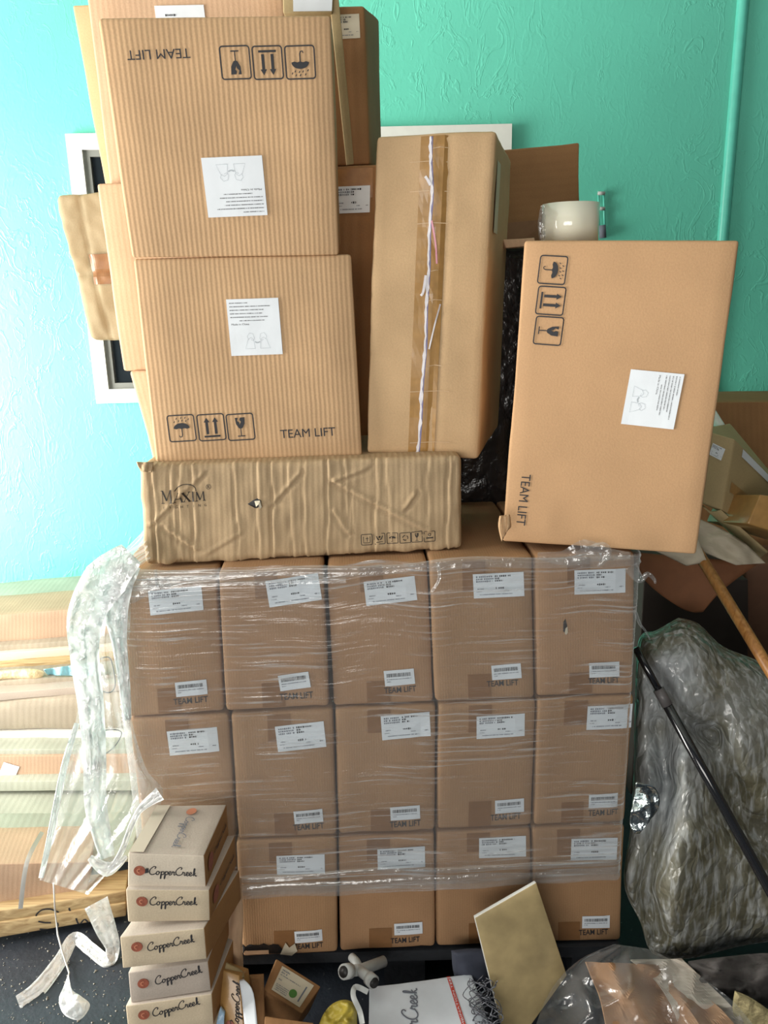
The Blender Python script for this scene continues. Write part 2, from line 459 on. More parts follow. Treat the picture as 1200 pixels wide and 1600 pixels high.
class Decal:
    def __init__(s, face, name, mats, parent=None, off=.0012):
        s.face, s.name, s.mats, s.off = face, name, mats, off
        s.v, s.f, s.mi = [], [], []
        s.parent = parent or (face.root if hasattr(face, 'root') else None)

    def _pt(s, fr, x, y, lift):
        c, sn = math.cos(fr[4]), math.sin(fr[4])
        return s.face.front(fr[0] + x * c - y * sn, fr[1] + x * sn + y * c, s.off + lift)

    def rect(s, fr, x0, y0, x1, y1, mat=0, lift=0, n=1, k=1):
        b = len(s.v)
        for j in range(k + 1):
            for i in range(n + 1): s.v.append(s._pt(fr, x0 + (x1 - x0) * i / n, y0 + (y1 - y0) * j / k, lift))
        for j in range(k):
            for i in range(n):
                q = b + j * (n + 1) + i
                s.f.append([q, q + 1, q + n + 2, q + n + 1]); s.mi.append(mat)

    def poly(s, fr, pts, mat=0, lift=0):
        b = len(s.v)
        for x, y in pts: s.v.append(s._pt(fr, x, y, lift))
        for t in geometry.tessellate_polygon([[Vector((x, y, 0)) for x, y in pts]]):
            a, c, d = t
            ar = (pts[c][0] - pts[a][0]) * (pts[d][1] - pts[a][1]) - (pts[c][1] - pts[a][1]) * (pts[d][0] - pts[a][0])
            s.f.append([b + a, b + c, b + d] if ar > 0 else [b + a, b + d, b + c]); s.mi.append(mat)

    def stroke(s, fr, pts, w, mat=0, lift=0):
        b = len(s.v); n = len(pts)
        for i, (x, y) in enumerate(pts):
            x0, y0 = pts[max(0, i - 1)]; x1, y1 = pts[min(n - 1, i + 1)]
            dx, dy = x1 - x0, y1 - y0; l = math.hypot(dx, dy) or 1
            ww = w[i] if isinstance(w, list) else w
            ox, oy = -dy / l * ww / 2, dx / l * ww / 2
            s.v.append(s._pt(fr, x - ox, y - oy, lift)); s.v.append(s._pt(fr, x + ox, y + oy, lift))
        for i in range(n - 1):
            q = b + 2 * i; s.f.append([q, q + 2, q + 3, q + 1]); s.mi.append(mat)

    def text(s, fr, t, x, y, w, h, mat=0, lift=0, bold=0.0):
        vs, fs, tw, th = text_tris(t, bold)
        if h is None: h = w * th / tw
        if w is None: w = h * tw / th
        b = len(s.v)
        for a, c in vs: s.v.append(s._pt(fr, x + a * w, y + c * h, lift))
        for q in fs: s.f.append([b + i for i in q]); s.mi.append(mat)

    def script(s, fr, x, y, w, mat=0, lift=0, thick=.17, sub=SCRIPT, ybase=0):
        k = w / SCRIPT_W
        for st in sub: s.stroke(fr, [(x + (a - 6) * k, y + (b - .6) * k) for a, b in catmull(st, 5)], thick * k, mat, lift)

    def disc(s, fr, x, y, r, mat=0, lift=0, n=18):
        s.poly(fr, [(x + r * math.cos(2 * math.pi * i / n), y + r * math.sin(2 * math.pi * i / n)) for i in range(n)], mat, lift)

    def done(s):
        return mesh(s.name, s.v, s.f, s.mats, s.parent, s.mi)


def icon(d, fr, kind, cx, cy, sz, mat=0, line=.045, lift=0):
    """handling symbol in a rounded frame of side sz"""
    T = lambda pts: [(cx + x * sz, cy + y * sz) for x, y in pts]
    r, e = .09, .5; ring = []
    for (qx, qy, a0) in ((e - r, e - r, 0), (-e + r, e - r, 90), (-e + r, -e + r, 180), (e - r, -e + r, 270)):
        for k in range(4):
            a = math.radians(a0 + 30 * k); ring.append((qx + r * math.cos(a), qy + r * math.sin(a)))
    ring.append(ring[0]); d.stroke(fr, T(ring), line * sz, mat, lift)
    if kind == 'umbrella':
        d.poly(fr, T([(.3 * math.cos(a * math.pi / 12), .0 + .2 * math.sin(a * math.pi / 12)) for a in range(13)] + [(-.2, -.03), (-.1, 0), (0, -.03), (.1, 0), (.2, -.03)]), mat, lift)
        d.stroke(fr, T([(0, .0), (0, -.26), (-.03, -.33), (-.09, -.34), (-.12, -.28)]), .035 * sz, mat, lift)
        for i, (x, y) in enumerate([(-.27, .22), (-.18, .34), (-.1, .25), (0, .36), (.03, .26), (.15, .36), (.17, .24), (.27, .3)]):
            d.stroke(fr, T([(x, y), (x + .035, y + .06)]), .03 * sz, mat, lift)
    elif kind == 'arrows':
        for x in (-.16, .16):
            d.poly(fr, T([(x - .05, -.26), (x + .05, -.26), (x + .05, .2), (x + .11, .2), (x, .38), (x - .11, .2), (x - .05, .2)]), mat, lift)
        d.rect(fr, *[c for c in T([(-.3, -.38)])[0]], *[c for c in T([(.3, -.31)])[0]], mat, lift)
    elif kind == 'glass':
        d.poly(fr, T([(-.18, .36), (-.07, .36), (-.11, .24), (-.03, .17), (-.03, .08), (.03, .2), (-.02, .27), (.01, .36), (.18, .36), (.16, .12), (.07, -.04), (0, -.07), (-.07, -.04), (-.16, .12)]), mat, lift)
        d.stroke(fr, T([(0, -.05), (0, -.33)]), .035 * sz, mat, lift)
        d.stroke(fr, T([(-.14, -.35), (.14, -.35)]), .04 * sz, mat, lift)
    elif kind == 'stack':
        d.stroke(fr, T([(-.3, .3), (-.3, -.3), (.3, -.3)]), .06 * sz, mat, lift); d.stroke(fr, T([(.3, -.25), (.3, .3)]), .05 * sz, mat, lift)
        d.stroke(fr, T([(-.1, .1), (.15, .1)]), .05 * sz, mat, lift); d.stroke(fr, T([(.05, .25), (.05, -.2)]), .05 * sz, mat, lift)
    elif kind == 'hands':
        d.disc(fr, cx, cy + .18 * sz, .1 * sz, mat, lift, 8)
        d.stroke(fr, T([(-.28, .28), (-.2, .05), (-.06, -.1)]), .09 * sz, mat, lift); d.stroke(fr, T([(.28, .28), (.2, .05), (.06, -.1)]), .09 * sz, mat, lift)
        d.stroke(fr, T([(-.3, -.3), (.3, -.3)]), .05 * sz, mat, lift)
    elif kind == 'recycle':
        for k in range(3):
            a = math.radians(90 + 120 * k); b = math.radians(90 + 120 * k + 85)
            d.stroke(fr, T([(.24 * math.cos(a + (b - a) * i / 4), .24 * math.sin(a + (b - a) * i / 4)) for i in range(5)]), .08 * sz, mat, lift)
    elif kind == 'round':
        d.stroke(fr, T([(.12 * math.cos(i * .7), .16 + .12 * math.sin(i * .7)) for i in range(10)]), .05 * sz, mat, lift)
        d.stroke(fr, T([(-.32, -.14), (.32, -.14)]), .12 * sz, mat, lift)


def dashes(d, fr, x0, x1, y, h, mat, lift, rnd):
    """a line of print too small to read"""
    x = x0; h *= 1.35
    while x < x1:
        w = rnd.uniform(.35, .8) * h; a = rnd.uniform(.6, 1) * h / 2
        d.rect(fr, x, y - a, min(x + w, x1), y + a, mat, lift); x += w + h * (.3 if rnd.random() < .85 else .9)


# ------------------------------------------------------------------ generic sheets and tubes
def interp(pts, t):
    n = len(pts) - 1; f = min(max(t, 0), .99999) * n; i = int(f); k = f - i
    return tuple(pts[i][j] * (1 - k) + pts[i + 1][j] * k for j in range(len(pts[0])))


def sheet(name, L_, R_, Yf, nu, nv, mat, fold=.0, ff=8., amp=.01, nf=10., seed=0., parent=None, thick=0., smooth=True, Yv=None, extra=None, crumple=0., cf=30.):
    """a soft sheet between two photo outlines; Yf = its distance (number or list down the sheet)"""
    verts, faces, uvs = [], [], []
    LL = catmull(L_, 6); RR = catmull(R_, 6)
    for j in range(nv + 1):
        v = j / nv; a = interp(LL, v); b = interp(RR, v)
        Y0 = interp([(y,) for y in Yf], v)[0] if isinstance(Yf, (list, tuple)) else Yf
        for i in range(nu + 1):
            u = i / nu
            px, py = a[0] * (1 - u) + b[0] * u, a[1] * (1 - u) + b[1] * u
            q = Vector((px * .004, py * .004, seed))
            dy = fold * math.sin(ff * 2 * math.pi * u + 3 * noise.noise(q * 1.5) + v * 2) + amp * noise.noise(q * nf * .25)
            if crumple:
                c = noise.voronoi(q * cf * .25, distance_metric='DISTANCE')[0]
                dy += crumple * (c[1] - c[0]) * 2
            if extra: dy += extra(px, py, u, v)
            p = P(px, py, Y0)
            dr = (p - CAM).normalized()
            verts.append(p + dr * dy)
    for j in range(nv):
        for i in range(nu):
            q = j * (nu + 1) + i
            faces.append([q, q + nu + 1, q + nu + 2, q + 1]); uvs.append([(i / nu, j / nv), (i / nu, (j + 1) / nv), ((i + 1) / nu, (j + 1) / nv), ((i + 1) / nu, j / nv)])
    o = mesh(name, verts, faces, mat, parent, uvs=uvs, smooth=smooth)
    if thick:
        md = o.modifiers.new('thickness', 'SOLIDIFY'); md.thickness = thick; md.offset = 0
    return o


def tube(name, pts, r, mat, parent=None, n=10, smooth=True, caps=True):
    """a round rod or cord through world points; r may be a list"""
    pts = [Vector(p) for p in pts]; verts, faces = [], []
    up = Vector((0, 0, 1))
    if abs((pts[-1] - pts[0]).normalized().z) > .9: up = Vector((0, 1, 0))
    for i, p in enumerate(pts):
        t = (pts[min(i + 1, len(pts) - 1)] - pts[max(i - 1, 0)]).normalized()
        a = t.cross(up).normalized(); b = a.cross(t)
        rr = r[i] if isinstance(r, list) else r
        for k in range(n):
            an = 2 * math.pi * k / n; verts.append(p + a * rr * math.cos(an) + b * rr * math.sin(an))
    for i in range(len(pts) - 1):
        for k in range(n): faces.append([i * n + k, i * n + (k + 1) % n, (i + 1) * n + (k + 1) % n, (i + 1) * n + k])
    if caps: faces.append(list(range(n))[::-1]); faces.append([(len(pts) - 1) * n + k for k in range(n)])
    return mesh(name, verts, faces, mat, parent, smooth=smooth)


def blob(name, outline, Yc, thick, mat, parent=None, rings=10, amp=.01, nf=10., seed=0., extra=None, backthick=.5, power=.5):
    """closed pillow: photo outline (closed loop) swollen towards and away from the camera"""
    O = catmull(list(outline) + [outline[0]], 6)[:-1]; n = len(O)
    cx = sum(p[0] for p in O) / n; cy = sum(p[1] for p in O) / n
    verts, faces = [], []

    def pt(px, py, s, side):
        h = thick * (1 - s ** 2.4) ** power
        q = Vector((px * .004, py * .004, seed))
        p = P(px, py, Yc if not callable(Yc) else Yc(px, py)); dr = (p - CAM).normalized()
        dy = -h if side == 0 else h * backthick
        w = amp * noise.noise(q * nf * .25) + amp * .4 * noise.noise(q * nf)
        if extra and side == 0: w += extra(px, py)
        return p + dr * (dy + w * (1 if s < .99 else 0))
    for side in (0, 1):
        verts.append(pt(cx, cy, 0, side))
        for k in range(1, rings + 1):
            s = k / rings
            for i in range(n):
                verts.append(pt(cx + (O[i][0] - cx) * s, cy + (O[i][1] - cy) * s, s, side))
    half = 1 + rings * n
    for side in (0, 1):
        b = side * half
        def add(f): faces.append(f if side == 0 else f[::-1])
        for i in range(n):
            add([b, b + 1 + (i + 1) % n, b + 1 + i])
            for k in range(rings - 1):
                a0 = b + 1 + k * n; a1 = a0 + n
                add([a0 + i, a0 + (i + 1) % n, a1 + (i + 1) % n, a1 + i])
    a, c = 1 + (rings - 1) * n, half + 1 + (rings - 1) * n
    for i in range(n): faces.append([a + i, a + (i + 1) % n, c + (i + 1) % n, c + i])
    o = mesh(name, verts, faces, mat, parent, smooth=True)
    bm = bmesh.new(); bm.from_mesh(o.data); bmesh.ops.recalc_face_normals(bm, faces=bm.faces); bm.to_mesh(o.data); bm.free()
    return o


def wbox(name, lo, hi, mat, parent=None, kind=None):
    x0, y0, z0 = lo; x1, y1, z1 = hi
    v = [(x0, y0, z0), (x1, y0, z0), (x1, y1, z0), (x0, y1, z0), (x0, y0, z1), (x1, y0, z1), (x1, y1, z1), (x0, y1, z1)]
    f = [(3, 2, 1, 0), (4, 5, 6, 7), (0, 1, 5, 4), (1, 2, 6, 5), (2, 3, 7, 6), (3, 0, 4, 7)]
    o = mesh(name, v, f, mat, parent)
    if kind: o['kind'] = kind
    return o


# ------------------------------------------------------------------ the room
WY = 3.3
wbox('wall_back', (-4.2, WY, 0), (2.8, WY + .15, 3.6), M['wall'], kind='structure')
wbox('wall_right', (2.8, -1.0, 0), (2.95, WY + .15, 3.6), plain('low_bounce_grey', srgb(92, 88, 82), .8), kind='structure')  # unseen wall; its grey is picked to keep green bounce off the heap
wbox('floor', (-4.2, -2.5, -.05), (2.95, WY + .15, 0), M['floor'], kind='structure')
wbox('ceiling', (-4.2, -1.0, 3.6), (2.95, WY + .15, 3.7), plain('ceiling_paint', srgb(200, 200, 196), .8), kind='structure')

# the painted ridge that runs up the wall
a, b = P(1153, -60, WY), P(1118, 640, WY)
xx = (a.x + b.x) / 2
hr = .022
vs, fs = [], []
for z in (0, 3.6):
    for k in range(7):
        an = math.pi * k / 6
        vs.append((xx + hr * math.cos(an), WY - hr * math.sin(an), z))
fs = [[i, i + 1, 8 + i, 7 + i] for i in range(6)]
o = mesh('trim_1', vs, fs, M['teal'], smooth=True); o['kind'] = 'structure'

# window: white vinyl frame, dark panes
wtl, wbr = P(107, 210, WY), P(800, 200, WY)
wx0, wx1 = P(131, 420, WY).x, P(797, 240, WY).x
wz1 = P(450, 204, WY).z; wz0 = P(182, 628, WY).z
win = bpy.data.objects.new('window_1', None); win.location = ((wx0 + wx1) / 2, WY, wz0); link(win); win['kind'] = 'structure'
fw = .056


def frame_mesh(name, x0, x1, z0, z1, w, y0, y1, mat, parent):
    vs, fs = [], []
    for (xa, za, xb, zb) in ((x0, z0, x1, z1), (x0 + w, z0 + w, x1 - w, z1 - w)):
        for y in (y0, y1):
            vs += [(xa, y, za), (xb, y, za), (xb, y, zb), (xa, y, zb)]
    for i in range(4):
        j = (i + 1) % 4
        fs += [(i, j, 8 + j, 8 + i), (4 + j, 4 + i, 12 + i, 12 + j), (j, i, 4 + i, 4 + j), (8 + i, 8 + j, 12 + j, 12 + i)]
    return mesh(name, vs, fs, mat, parent)


frame_mesh('window_frame', wx0, wx1, wz0, wz1, fw, WY - .035, WY + .001, M['white'], win)
frame_mesh('window_sash', wx0 + fw - .001, wx1 - fw + .001, wz0 + fw - .001, wz1 - fw + .001, .024, WY - .02, WY + .001, plain('grey_sash_vinyl', srgb(120, 122, 116), .4), win)
wbox('window_pane', (wx0 + fw, WY - .006, wz0 + fw), (wx1 - fw, WY + .002, wz1 - fw), plain('dark_window_glass', srgb(30, 36, 40), .08, noise_amt=.3, scale=8, coat=.5), win)
wbox('window_mullion', ((wx0 + wx1) / 2 - .03, WY - .028, wz0 + fw), ((wx0 + wx1) / 2 + .03, WY, wz1 - fw), M['white'], win)

# bracket with a hook on the wall by the tape roll
br = empty('wall_bracket', P(939, 350, WY - .01), 'small turquoise metal rail bracket fixed to the wall behind the tape roll', 'bracket')
q = [P(935, 298, WY - .012), P(936, 360, WY - .012)]; tube('rail', q, .004, M['teal'], br)
q = [P(943, 298, WY - .012), P(945, 365, WY - .012)]; tube('rail', q, .004, M['teal'], br)
for yy in (302, 326): tube('rung', [P(934, yy, WY - .02), P(945, yy, WY - .02)], .007, M['pvc'], br)
tube('end_cap', [P(941, 352, WY - .02), P(942, 372, WY - .02)], .014, M['ink2'], br)

# pipe low on the wall at the right
tube('wall_pipe', [P(993, 930, 2.95), P(1042, 932, 2.95), P(1120, 934, 2.95)], .011, M['teal'])
tag(bpy.data.objects['wall_pipe'], 'thin turquoise painted pipe running level behind the top right pallet carton', 'pipe')
wbox('wall_post', (P(1000, 1000, 2.9).x - .06, 2.9, 0), (P(1000, 1000, 2.9).x + .03, 3.0, .85), plain('deep_green_post', srgb(20, 110, 84), .6))
tag(bpy.data.objects['wall_post'], 'short dark green painted post behind the right edge of the pallet load', 'post')

# ------------------------------------------------------------------ cartons on the pallet
PY, PM = 1.57, math.tan(math.radians(2))
ROWS = [
    ('top', [((172, 905), (338, 894), (350, 1112), (191, 1122)), ((341, 893), (505, 884), (515, 1105), (353, 1112)), ((511, 884), (668, 876), (678, 1098), (521, 1105)),
             ((671, 875), (832, 869), (836, 1092), (680, 1098)), ((835, 869), (993, 863), (990, 1085), (838, 1090))]),
    ('middle', [((201, 1124), (357, 1116), (369, 1310), (222, 1320)), ((360, 1116), (520, 1108), (526, 1305), (372, 1313)), ((523, 1108), (682, 1101), (680, 1298), (529, 1305)),
                ((685, 1101), (838, 1094), (831, 1291), (683, 1298)), ((840, 1093), (992, 1087), (976, 1285), (834, 1291))]),
    ('bottom', [((236, 1323), (365, 1316), (377, 1500), (256, 1508)), ((369, 1316), (526, 1309), (528, 1489), (378, 1496)), ((529, 1308), (680, 1302), (680, 1480), (531, 1488)),
                ((682, 1301), (830, 1294), (831, 1474), (682, 1480)), ((832, 1294), (977, 1289), (970, 1470), (833, 1474))]),
]
LBL = {  # big label, barcode label, TEAM LIFT: centre and size in the photo, tilt
    (0, 0): ((275, 938, 83, 38, 2), (299, 1075, 49, 23, 2), (298, 1094, 54, 9)),
    (0, 1): ((459, 922, 83, 42, 6), (460, 1064, 48, 25, 6), (463, 1087, 52, 10)),
    (0, 2): ((610, 923, 80, 38, 4), (624, 1058, 47, 24, 3), (625, 1077, 50, 9)),
    (0, 3): ((779, 914, 79, 38, 1), (791, 1049, 46, 23, 3), (785, 1067, 49, 9)),
    (0, 4): ((937, 908, 80, 38, 0), (944, 1046, 47, 23, 1), (943, 1063, 48, 9)),
    (1, 0): ((302, 1158, 78, 38, 2), None, None),
    (1, 1): ((470, 1150, 76, 40, 4), (482, 1275, 45, 20, 3), (482, 1291, 48, 9)),
    (1, 2): ((634, 1134, 76, 38, 3), (633, 1269, 46, 21, 2), (633, 1286, 48, 9)),
    (1, 3): ((782, 1134, 75, 35, 1), (796, 1259, 45, 21, 2), (790, 1276, 47, 9)),
    (1, 4): ((954, 1120, 74, 37, 0), (942, 1250, 45, 21, 1), (942, 1268, 46, 9)),
    (2, 0): (None, None, None),
    (2, 1): ((470, 1350, 75, 30, 0), (482, 1462, 43, 18, 2), (482, 1477, 46, 8)),
    (2, 2): ((627, 1340, 74, 32, 1), (638, 1450, 44, 18, 1), (633, 1468, 45, 8)),
    (2, 3): ((785, 1323, 73, 32, 0), None, None),
    (2, 4): ((928, 1326, 72, 34, -1), (931, 1440, 43, 19, 0), (927, 1456, 45, 8)),
}
ORD = ['first', 'second', 'third', 'fourth', 'fifth']
EXTRA = {(0, 0): 'at the unravelled corner of the film', (0, 4): 'with a torn hole above its middle', (1, 0): 'behind the hanging loose plastic', (2, 0): 'behind the tile box stack',
         (2, 1): 'with its bottom edge torn open', (2, 3): 'behind the leaning tan tile'}


def address_label(bx, c, rnd, paper=None):
    fr = bx.frame(*c[:4], rot=c[4]); w, h = fr[2], fr[3]
    d = Decal(bx, 'shipping_label', [paper or M['paper'], M['ink'], M['ink2']], off=.0022)
    d.rect(fr, -w / 2, -h / 2, w / 2, h / 2, 0, 0, 5, 3)
    L_ = .0006; u = h / 20
    for k, (ya, xa, xb) in enumerate([(7.6, -.44, -.12), (5.7, -.44, -.10), (3.8, -.44, -.12)]): dashes(d, fr, w * xa, w * xb, ya * u, 1.1 * u, 2, L_, rnd)
    dashes(d, fr, -.07 * w, .25 * w, 7.6 * u, 1.1 * u, 1, L_, rnd)
    for y in (5.7, 3.8): dashes(d, fr, -.07 * w, (.02 if y > 5 else .08) * w, y * u, 1.2 * u, 1, L_, rnd)
    dashes(d, fr, -.06 * w, .1 * w, -2.2 * u, 1.2 * u, 1, L_, rnd)
    dashes(d, fr, -.42 * w, -.3 * w, -2.4 * u, .7 * u, 2, L_, rnd)
    dashes(d, fr, -.44 * w, -.34 * w, -4.6 * u, .5 * u, 2, L_, rnd); dashes(d, fr, .1 * w, .2 * w, -4.6 * u, .6 * u, 2, L_, rnd)
    dashes(d, fr, -.38 * w, .26 * w, -7.2 * u, .7 * u, 2, L_, rnd); dashes(d, fr, .38 * w, .45 * w, -4.6 * u, .7 * u, 2, L_, rnd)
    return d.done()


def barcode_label(bx, c, rnd):
    fr = bx.frame(*c[:4], rot=c[4]); w, h = fr[2], fr[3]
    d = Decal(bx, 'barcode_label', [M['paper'], M['ink'], M['ink2']], off=.0024)
    d.rect(fr, -w / 2, -h / 2, w / 2, h / 2, 0, 0, 4, 2)
    x = -.42 * w
    while x < .38 * w:
        k = rnd.uniform(.006, .022) * w; d.rect(fr, x, .06 * h, x + k, .30 * h, 1, .0006); x += k + rnd.uniform(.006, .02) * w
    dashes(d, fr, -.42 * w, .4 * w, -.08 * h, .05 * h, 2, .0006, rnd); dashes(d, fr, -.42 * w, -.3 * w, -.22 * h, .05 * h, 2, .0006, rnd)
    return d.done()


for ri, (rn, row) in enumerate(ROWS):
    for ci, quad in enumerate(row):
        rnd = random.Random(ri * 10 + ci)
        lab = 'brown TEAM LIFT carton in film, %s row of the pallet, %s from the left' % (rn, ORD[ci])
        if (ri, ci) in EXTRA and ri != 2: lab = 'brown TEAM LIFT carton, %s pallet row, %s along, %s' % (rn, ORD[ci], EXTRA[(ri, ci)])
        elif (ri, ci) in EXTRA: lab = 'brown carton, %s pallet row, %s along, %s' % (rn, ORD[ci], EXTRA[(ri, ci)])
        Yq = [PY + rnd.uniform(-.004, .006)] * 4
        ch = None
        notch = None
        if (ri, ci) == (0, 4):
            ch = (882, 970)
        tear = None
        if (ri, ci) == (2, 1):
            tear = 1
        def cr(x, z, hx=None, s=ri * 7 + ci):
            w = 0
            w -= .0022 * math.exp(-((x - .02 - .004 * math.sin(z * 30 + s)) / .004) ** 2)
            w -= .0018 * math.exp(-((x - .19 + .003 * math.sin(z * 23 + s)) / .003) ** 2)
            w += .0016 * noise.noise(Vector((x * 9, z * 14, s)))
            return w
        bx = Box('shipping_carton', lab, 'box', quad, Yq, .6, M['pallet'][rnd.randrange(3)], PM, 'TEAM LIFT cartons on the pallet', r=.010, cell=.022 if ri < 3 else .03, amp=.002,
                 crease=cr, seed=ri * 5 + ci, notch=notch)
        big, small, txt = LBL[(ri, ci)]
        cxp = sum(p[0] for p in quad) / 4 + rnd.uniform(-6, 2) - 10
        # tape ends folded over the top and bottom edges
        d = Decal(bx, 'packing_tape', [M['tape3']], off=.0011)
        ty = (quad[0][1] + quad[1][1]) / 2
        u0 = bx.uv(cxp - 18, ty)[0]; u1 = bx.uv(cxp + 18, ty)[0]
        fr = (0, 0, 0, 0, 0)
        d.rect(fr, u0, bx.H - .055 - rnd.uniform(0, .02), u1, bx.H - .006, 0, 0, 4, 4)
        d.done()
        d = Decal(bx, 'packing_tape', [M['tape3']], off=.0011)
        d.rect(fr, u0 + .004, .006, u1 + .004, .055 + rnd.uniform(0, .02), 0, 0, 4, 4); d.done()
        if big: address_label(bx, big, rnd)
        if small: barcode_label(bx, small, rnd)
        if txt:
            d = Decal(bx, 'printed_text', [M['ink']], off=.0018)
            fr = bx.frame(*txt, rot=1.5); d.text(fr, 'TEAM LIFT', 0, 0, fr[2], fr[3], bold=.01); d.done()
        if (ri, ci) == (0, 4):
            d = Decal(bx, 'torn_hole', [M['dark'], M['paper_old']], off=.002)
            fr = bx.frame(883, 978, 10, 24)
            w, h = fr[2], fr[3]
            d.poly(fr, [(-.3 * w, h * .3), (0, h * .5), (.25 * w, h * .1), (.3 * w, -.3 * h), (0, -.5 * h), (-.35 * w, -.3 * h)], 0)
            d.poly(fr, [(0, -.1 * h), (.3 * w, 0), (.35 * w, -.4 * h), (.05 * w, -.55 * h), (-.15 * w, -.4 * h)], 1, .002)
            d.done()
        if (ri, ci) == (2, 1):
            d = Decal(bx, 'torn_edge', [M['dark'], M['pink'], M['paper_old']], off=.002)
            fr = bx.frame(420, 1482, 90, 20); w, h = fr[2], fr[3]
            pts = [(-.5 * w, -.5 * h)] + [(-.5 * w + w * i / 12, h * (.2 + .25 * rnd.random())) for i in range(9)] + [(.3 * w, -.4 * h)]
            d.poly(fr, pts, 0)
            d.rect(fr, -.42 * w, -.3 * h, 0, 0, 1, .003, 3, 1)
            d.poly(fr, [(.2 * w, -.3 * h), (.3 * w, .6 * h), (.36 * w, .2 * h), (.46 * w, .5 * h), (.5 * w, -.1 * h), (.4 * w, -.5 * h)], 2, .006)
            d.done()

# the pallet under them
pz = min(P(376, 1497, PY, PM).z, P(970, 1470, PY, PM).z) - .006
x0, x1 = P(250, 1505, PY, PM).x, P(968, 1470, PY, PM).x
pal = empty('plastic_pallet', ((x0 + x1) / 2, PY + .5, 0), 'dark plastic pallet under the bottom row of film wrapped cartons', 'pallet')
wbox('deck', (x0, PY + .01, pz - .03), (x1, PY + 1.0, pz), M['palletplastic'], pal)
for cx in (x0 + .06, (x0 + x1) / 2 + .03, x1 - .06):
    for cy in (PY + .08, PY + .5, PY + .92):
        wbox('foot_block', (cx - .05, cy - .05, 0), (cx + .05, cy + .05, pz - .03), M['palletplastic'], pal)

# stretch film round the load
def stretch_wrap():
    fl, frr = P(168, 890, PY - .022, PM), P(996, 868, PY - .022, PM)
    bl, brr = P(368, 1385, PY - .022, PM), P(974, 1385, PY - .022, PM)
    xl, xr = fl.x, frr.x
    path = []
    yl, yr = PY + PM * xl - .02, PY + PM * xr - .02
    r = .02
    for i in range(12): path.append((xl - .012, yl + .62 - .6 * i / 12))
    for i in range(5):
        a = math.pi - math.pi / 2 * i / 4; path.append((xl - .012 + r + r * math.cos(a), yl + r - r * math.sin(a)))
    for i in range(1, 120):
        t = i / 120; path.append((xl + .01 + (xr - xl - .02) * t, yl + (yr - yl) * t))
    for i in range(5):
        a = math.pi / 2 - math.pi / 2 * i / 4; path.append((xr + .012 - r + r * math.cos(a), yr + r - r * math.sin(a)))
    for i in range(1, 13): path.append((xr + .012, yr + .62 * i / 12))
    ztop = P(600, 878, PY, PM).z + .006
    zlow = P(660, 1388, PY - .02, PM).z
    nv = 90; verts, faces, uvs = [], [], []
    s = [0]
    for i in range(1, len(path)): s.append(s[-1] + math.dist(path[i], path[i - 1]))
    for j in range(nv + 1):
        for i, (x, y) in enumerate(path):
            z0 = zlow + .012 * noise.noise(Vector((s[i] * 4, 3, 0)))
            z1 = ztop + .010 * noise.noise(Vector((s[i] * 9, 9, 0)))
            z = z0 + (z1 - z0) * j / nv
            k = .004 * noise.noise(Vector((s[i] * 5, z * 9, 0))) + .0022 * noise.noise(Vector((s[i] * 6, z * 90, 5)))
            if j > nv - 3: k -= .0 
            verts.append((x, y + k - .001, z))
    n = len(path)
    for j in range(nv):
        for i in range(n - 1):
            q = j * n + i; faces.append([q, q + 1, q + n + 1, q + n])
            v0, v1 = (j / nv), ((j + 1) / nv)
            uvs.append([(s[i], v0), (s[i + 1], v0), (s[i + 1], v1), (s[i], v1)])
    o = mesh('stretch_film', verts, faces, M['wrap'], uvs=uvs, smooth=True)
    tag(o, 'clear stretch film wound round the cartons on the pallet', 'plastic film')
    # rolled rope of film along its lower and upper edge
    rope = []
    for i in range(len(path)):
        x, y = path[i]; rope.append(Vector((x, y - .004, zlow + .014 * noise.noise(Vector((s[i] * 4, 3, 0))) + .004)))
    for k, (dz, rr) in enumerate(((0, .004), (.009, .003), (.02, .0025), (.032, .002))):
        tube('film_fold', [p + Vector((0, 0, dz)) for p in rope], rr, M['ropefilm'], o0 := bpy.data.objects['stretch_film'], n=5) if False else None
    return o, path, s, zlow, ztop


wrap, wpath, ws, wz0_, wz1_ = stretch_wrap()
M['ropefilm'] = film('rolled_film_edge', haze=.12, streak_scale=(3, 60), streak=.3, gloss=.13, bumps=.35, coord='Object', wrinkle=30, edge=.3)


def fold_band(zc, h, amp, seed, i0=0, i1=None, n=5):
    """a gathered band of film lying on the wrap, part of it"""
    pts = wpath[i0:i1]; ss = ws[i0:i1]; verts, faces = [], []
    for j in range(n + 1):
        for (x, y), q in zip(pts, ss):
            c = zc + .012 * noise.noise(Vector((q * 4, seed, 0)))
            z = c + h * (j / n - .5) * (1 + .5 * noise.noise(Vector((q * 7, seed + 2, 0))))
            side = -.004 - .004 * math.sin(j * 2.1 + noise.noise(Vector((q * 10, seed, j)))) - amp * noise.noise(Vector((q * 12, j, seed)))
            verts.append((x, y + side, z))
    m = len(pts)
    for j in range(n):
        for i in range(m - 1): faces.append([j * m + i, j * m + i + 1, (j + 1) * m + i + 1, (j + 1) * m + i])
    org = wrap.location
    me = bpy.data.meshes.new('film_fold'); me.from_pydata([Vector(v) - org for v in verts], [], faces); me.materials.append(M['ropefilm'])
    me.polygons.foreach_set('use_smooth', [True] * len(me.polygons))
    link(bpy.data.objects.new('film_fold', me), wrap)


fold_band(wz0_ + .015, .035, .003, 1, 16)
fold_band(wz0_ + .05, .012, .002, 5, 20)
fold_band(wz1_ - .012, .022, .004, 9, 14)
fold_band(wz1_ - .035, .010, .003, 12, 14, 70)


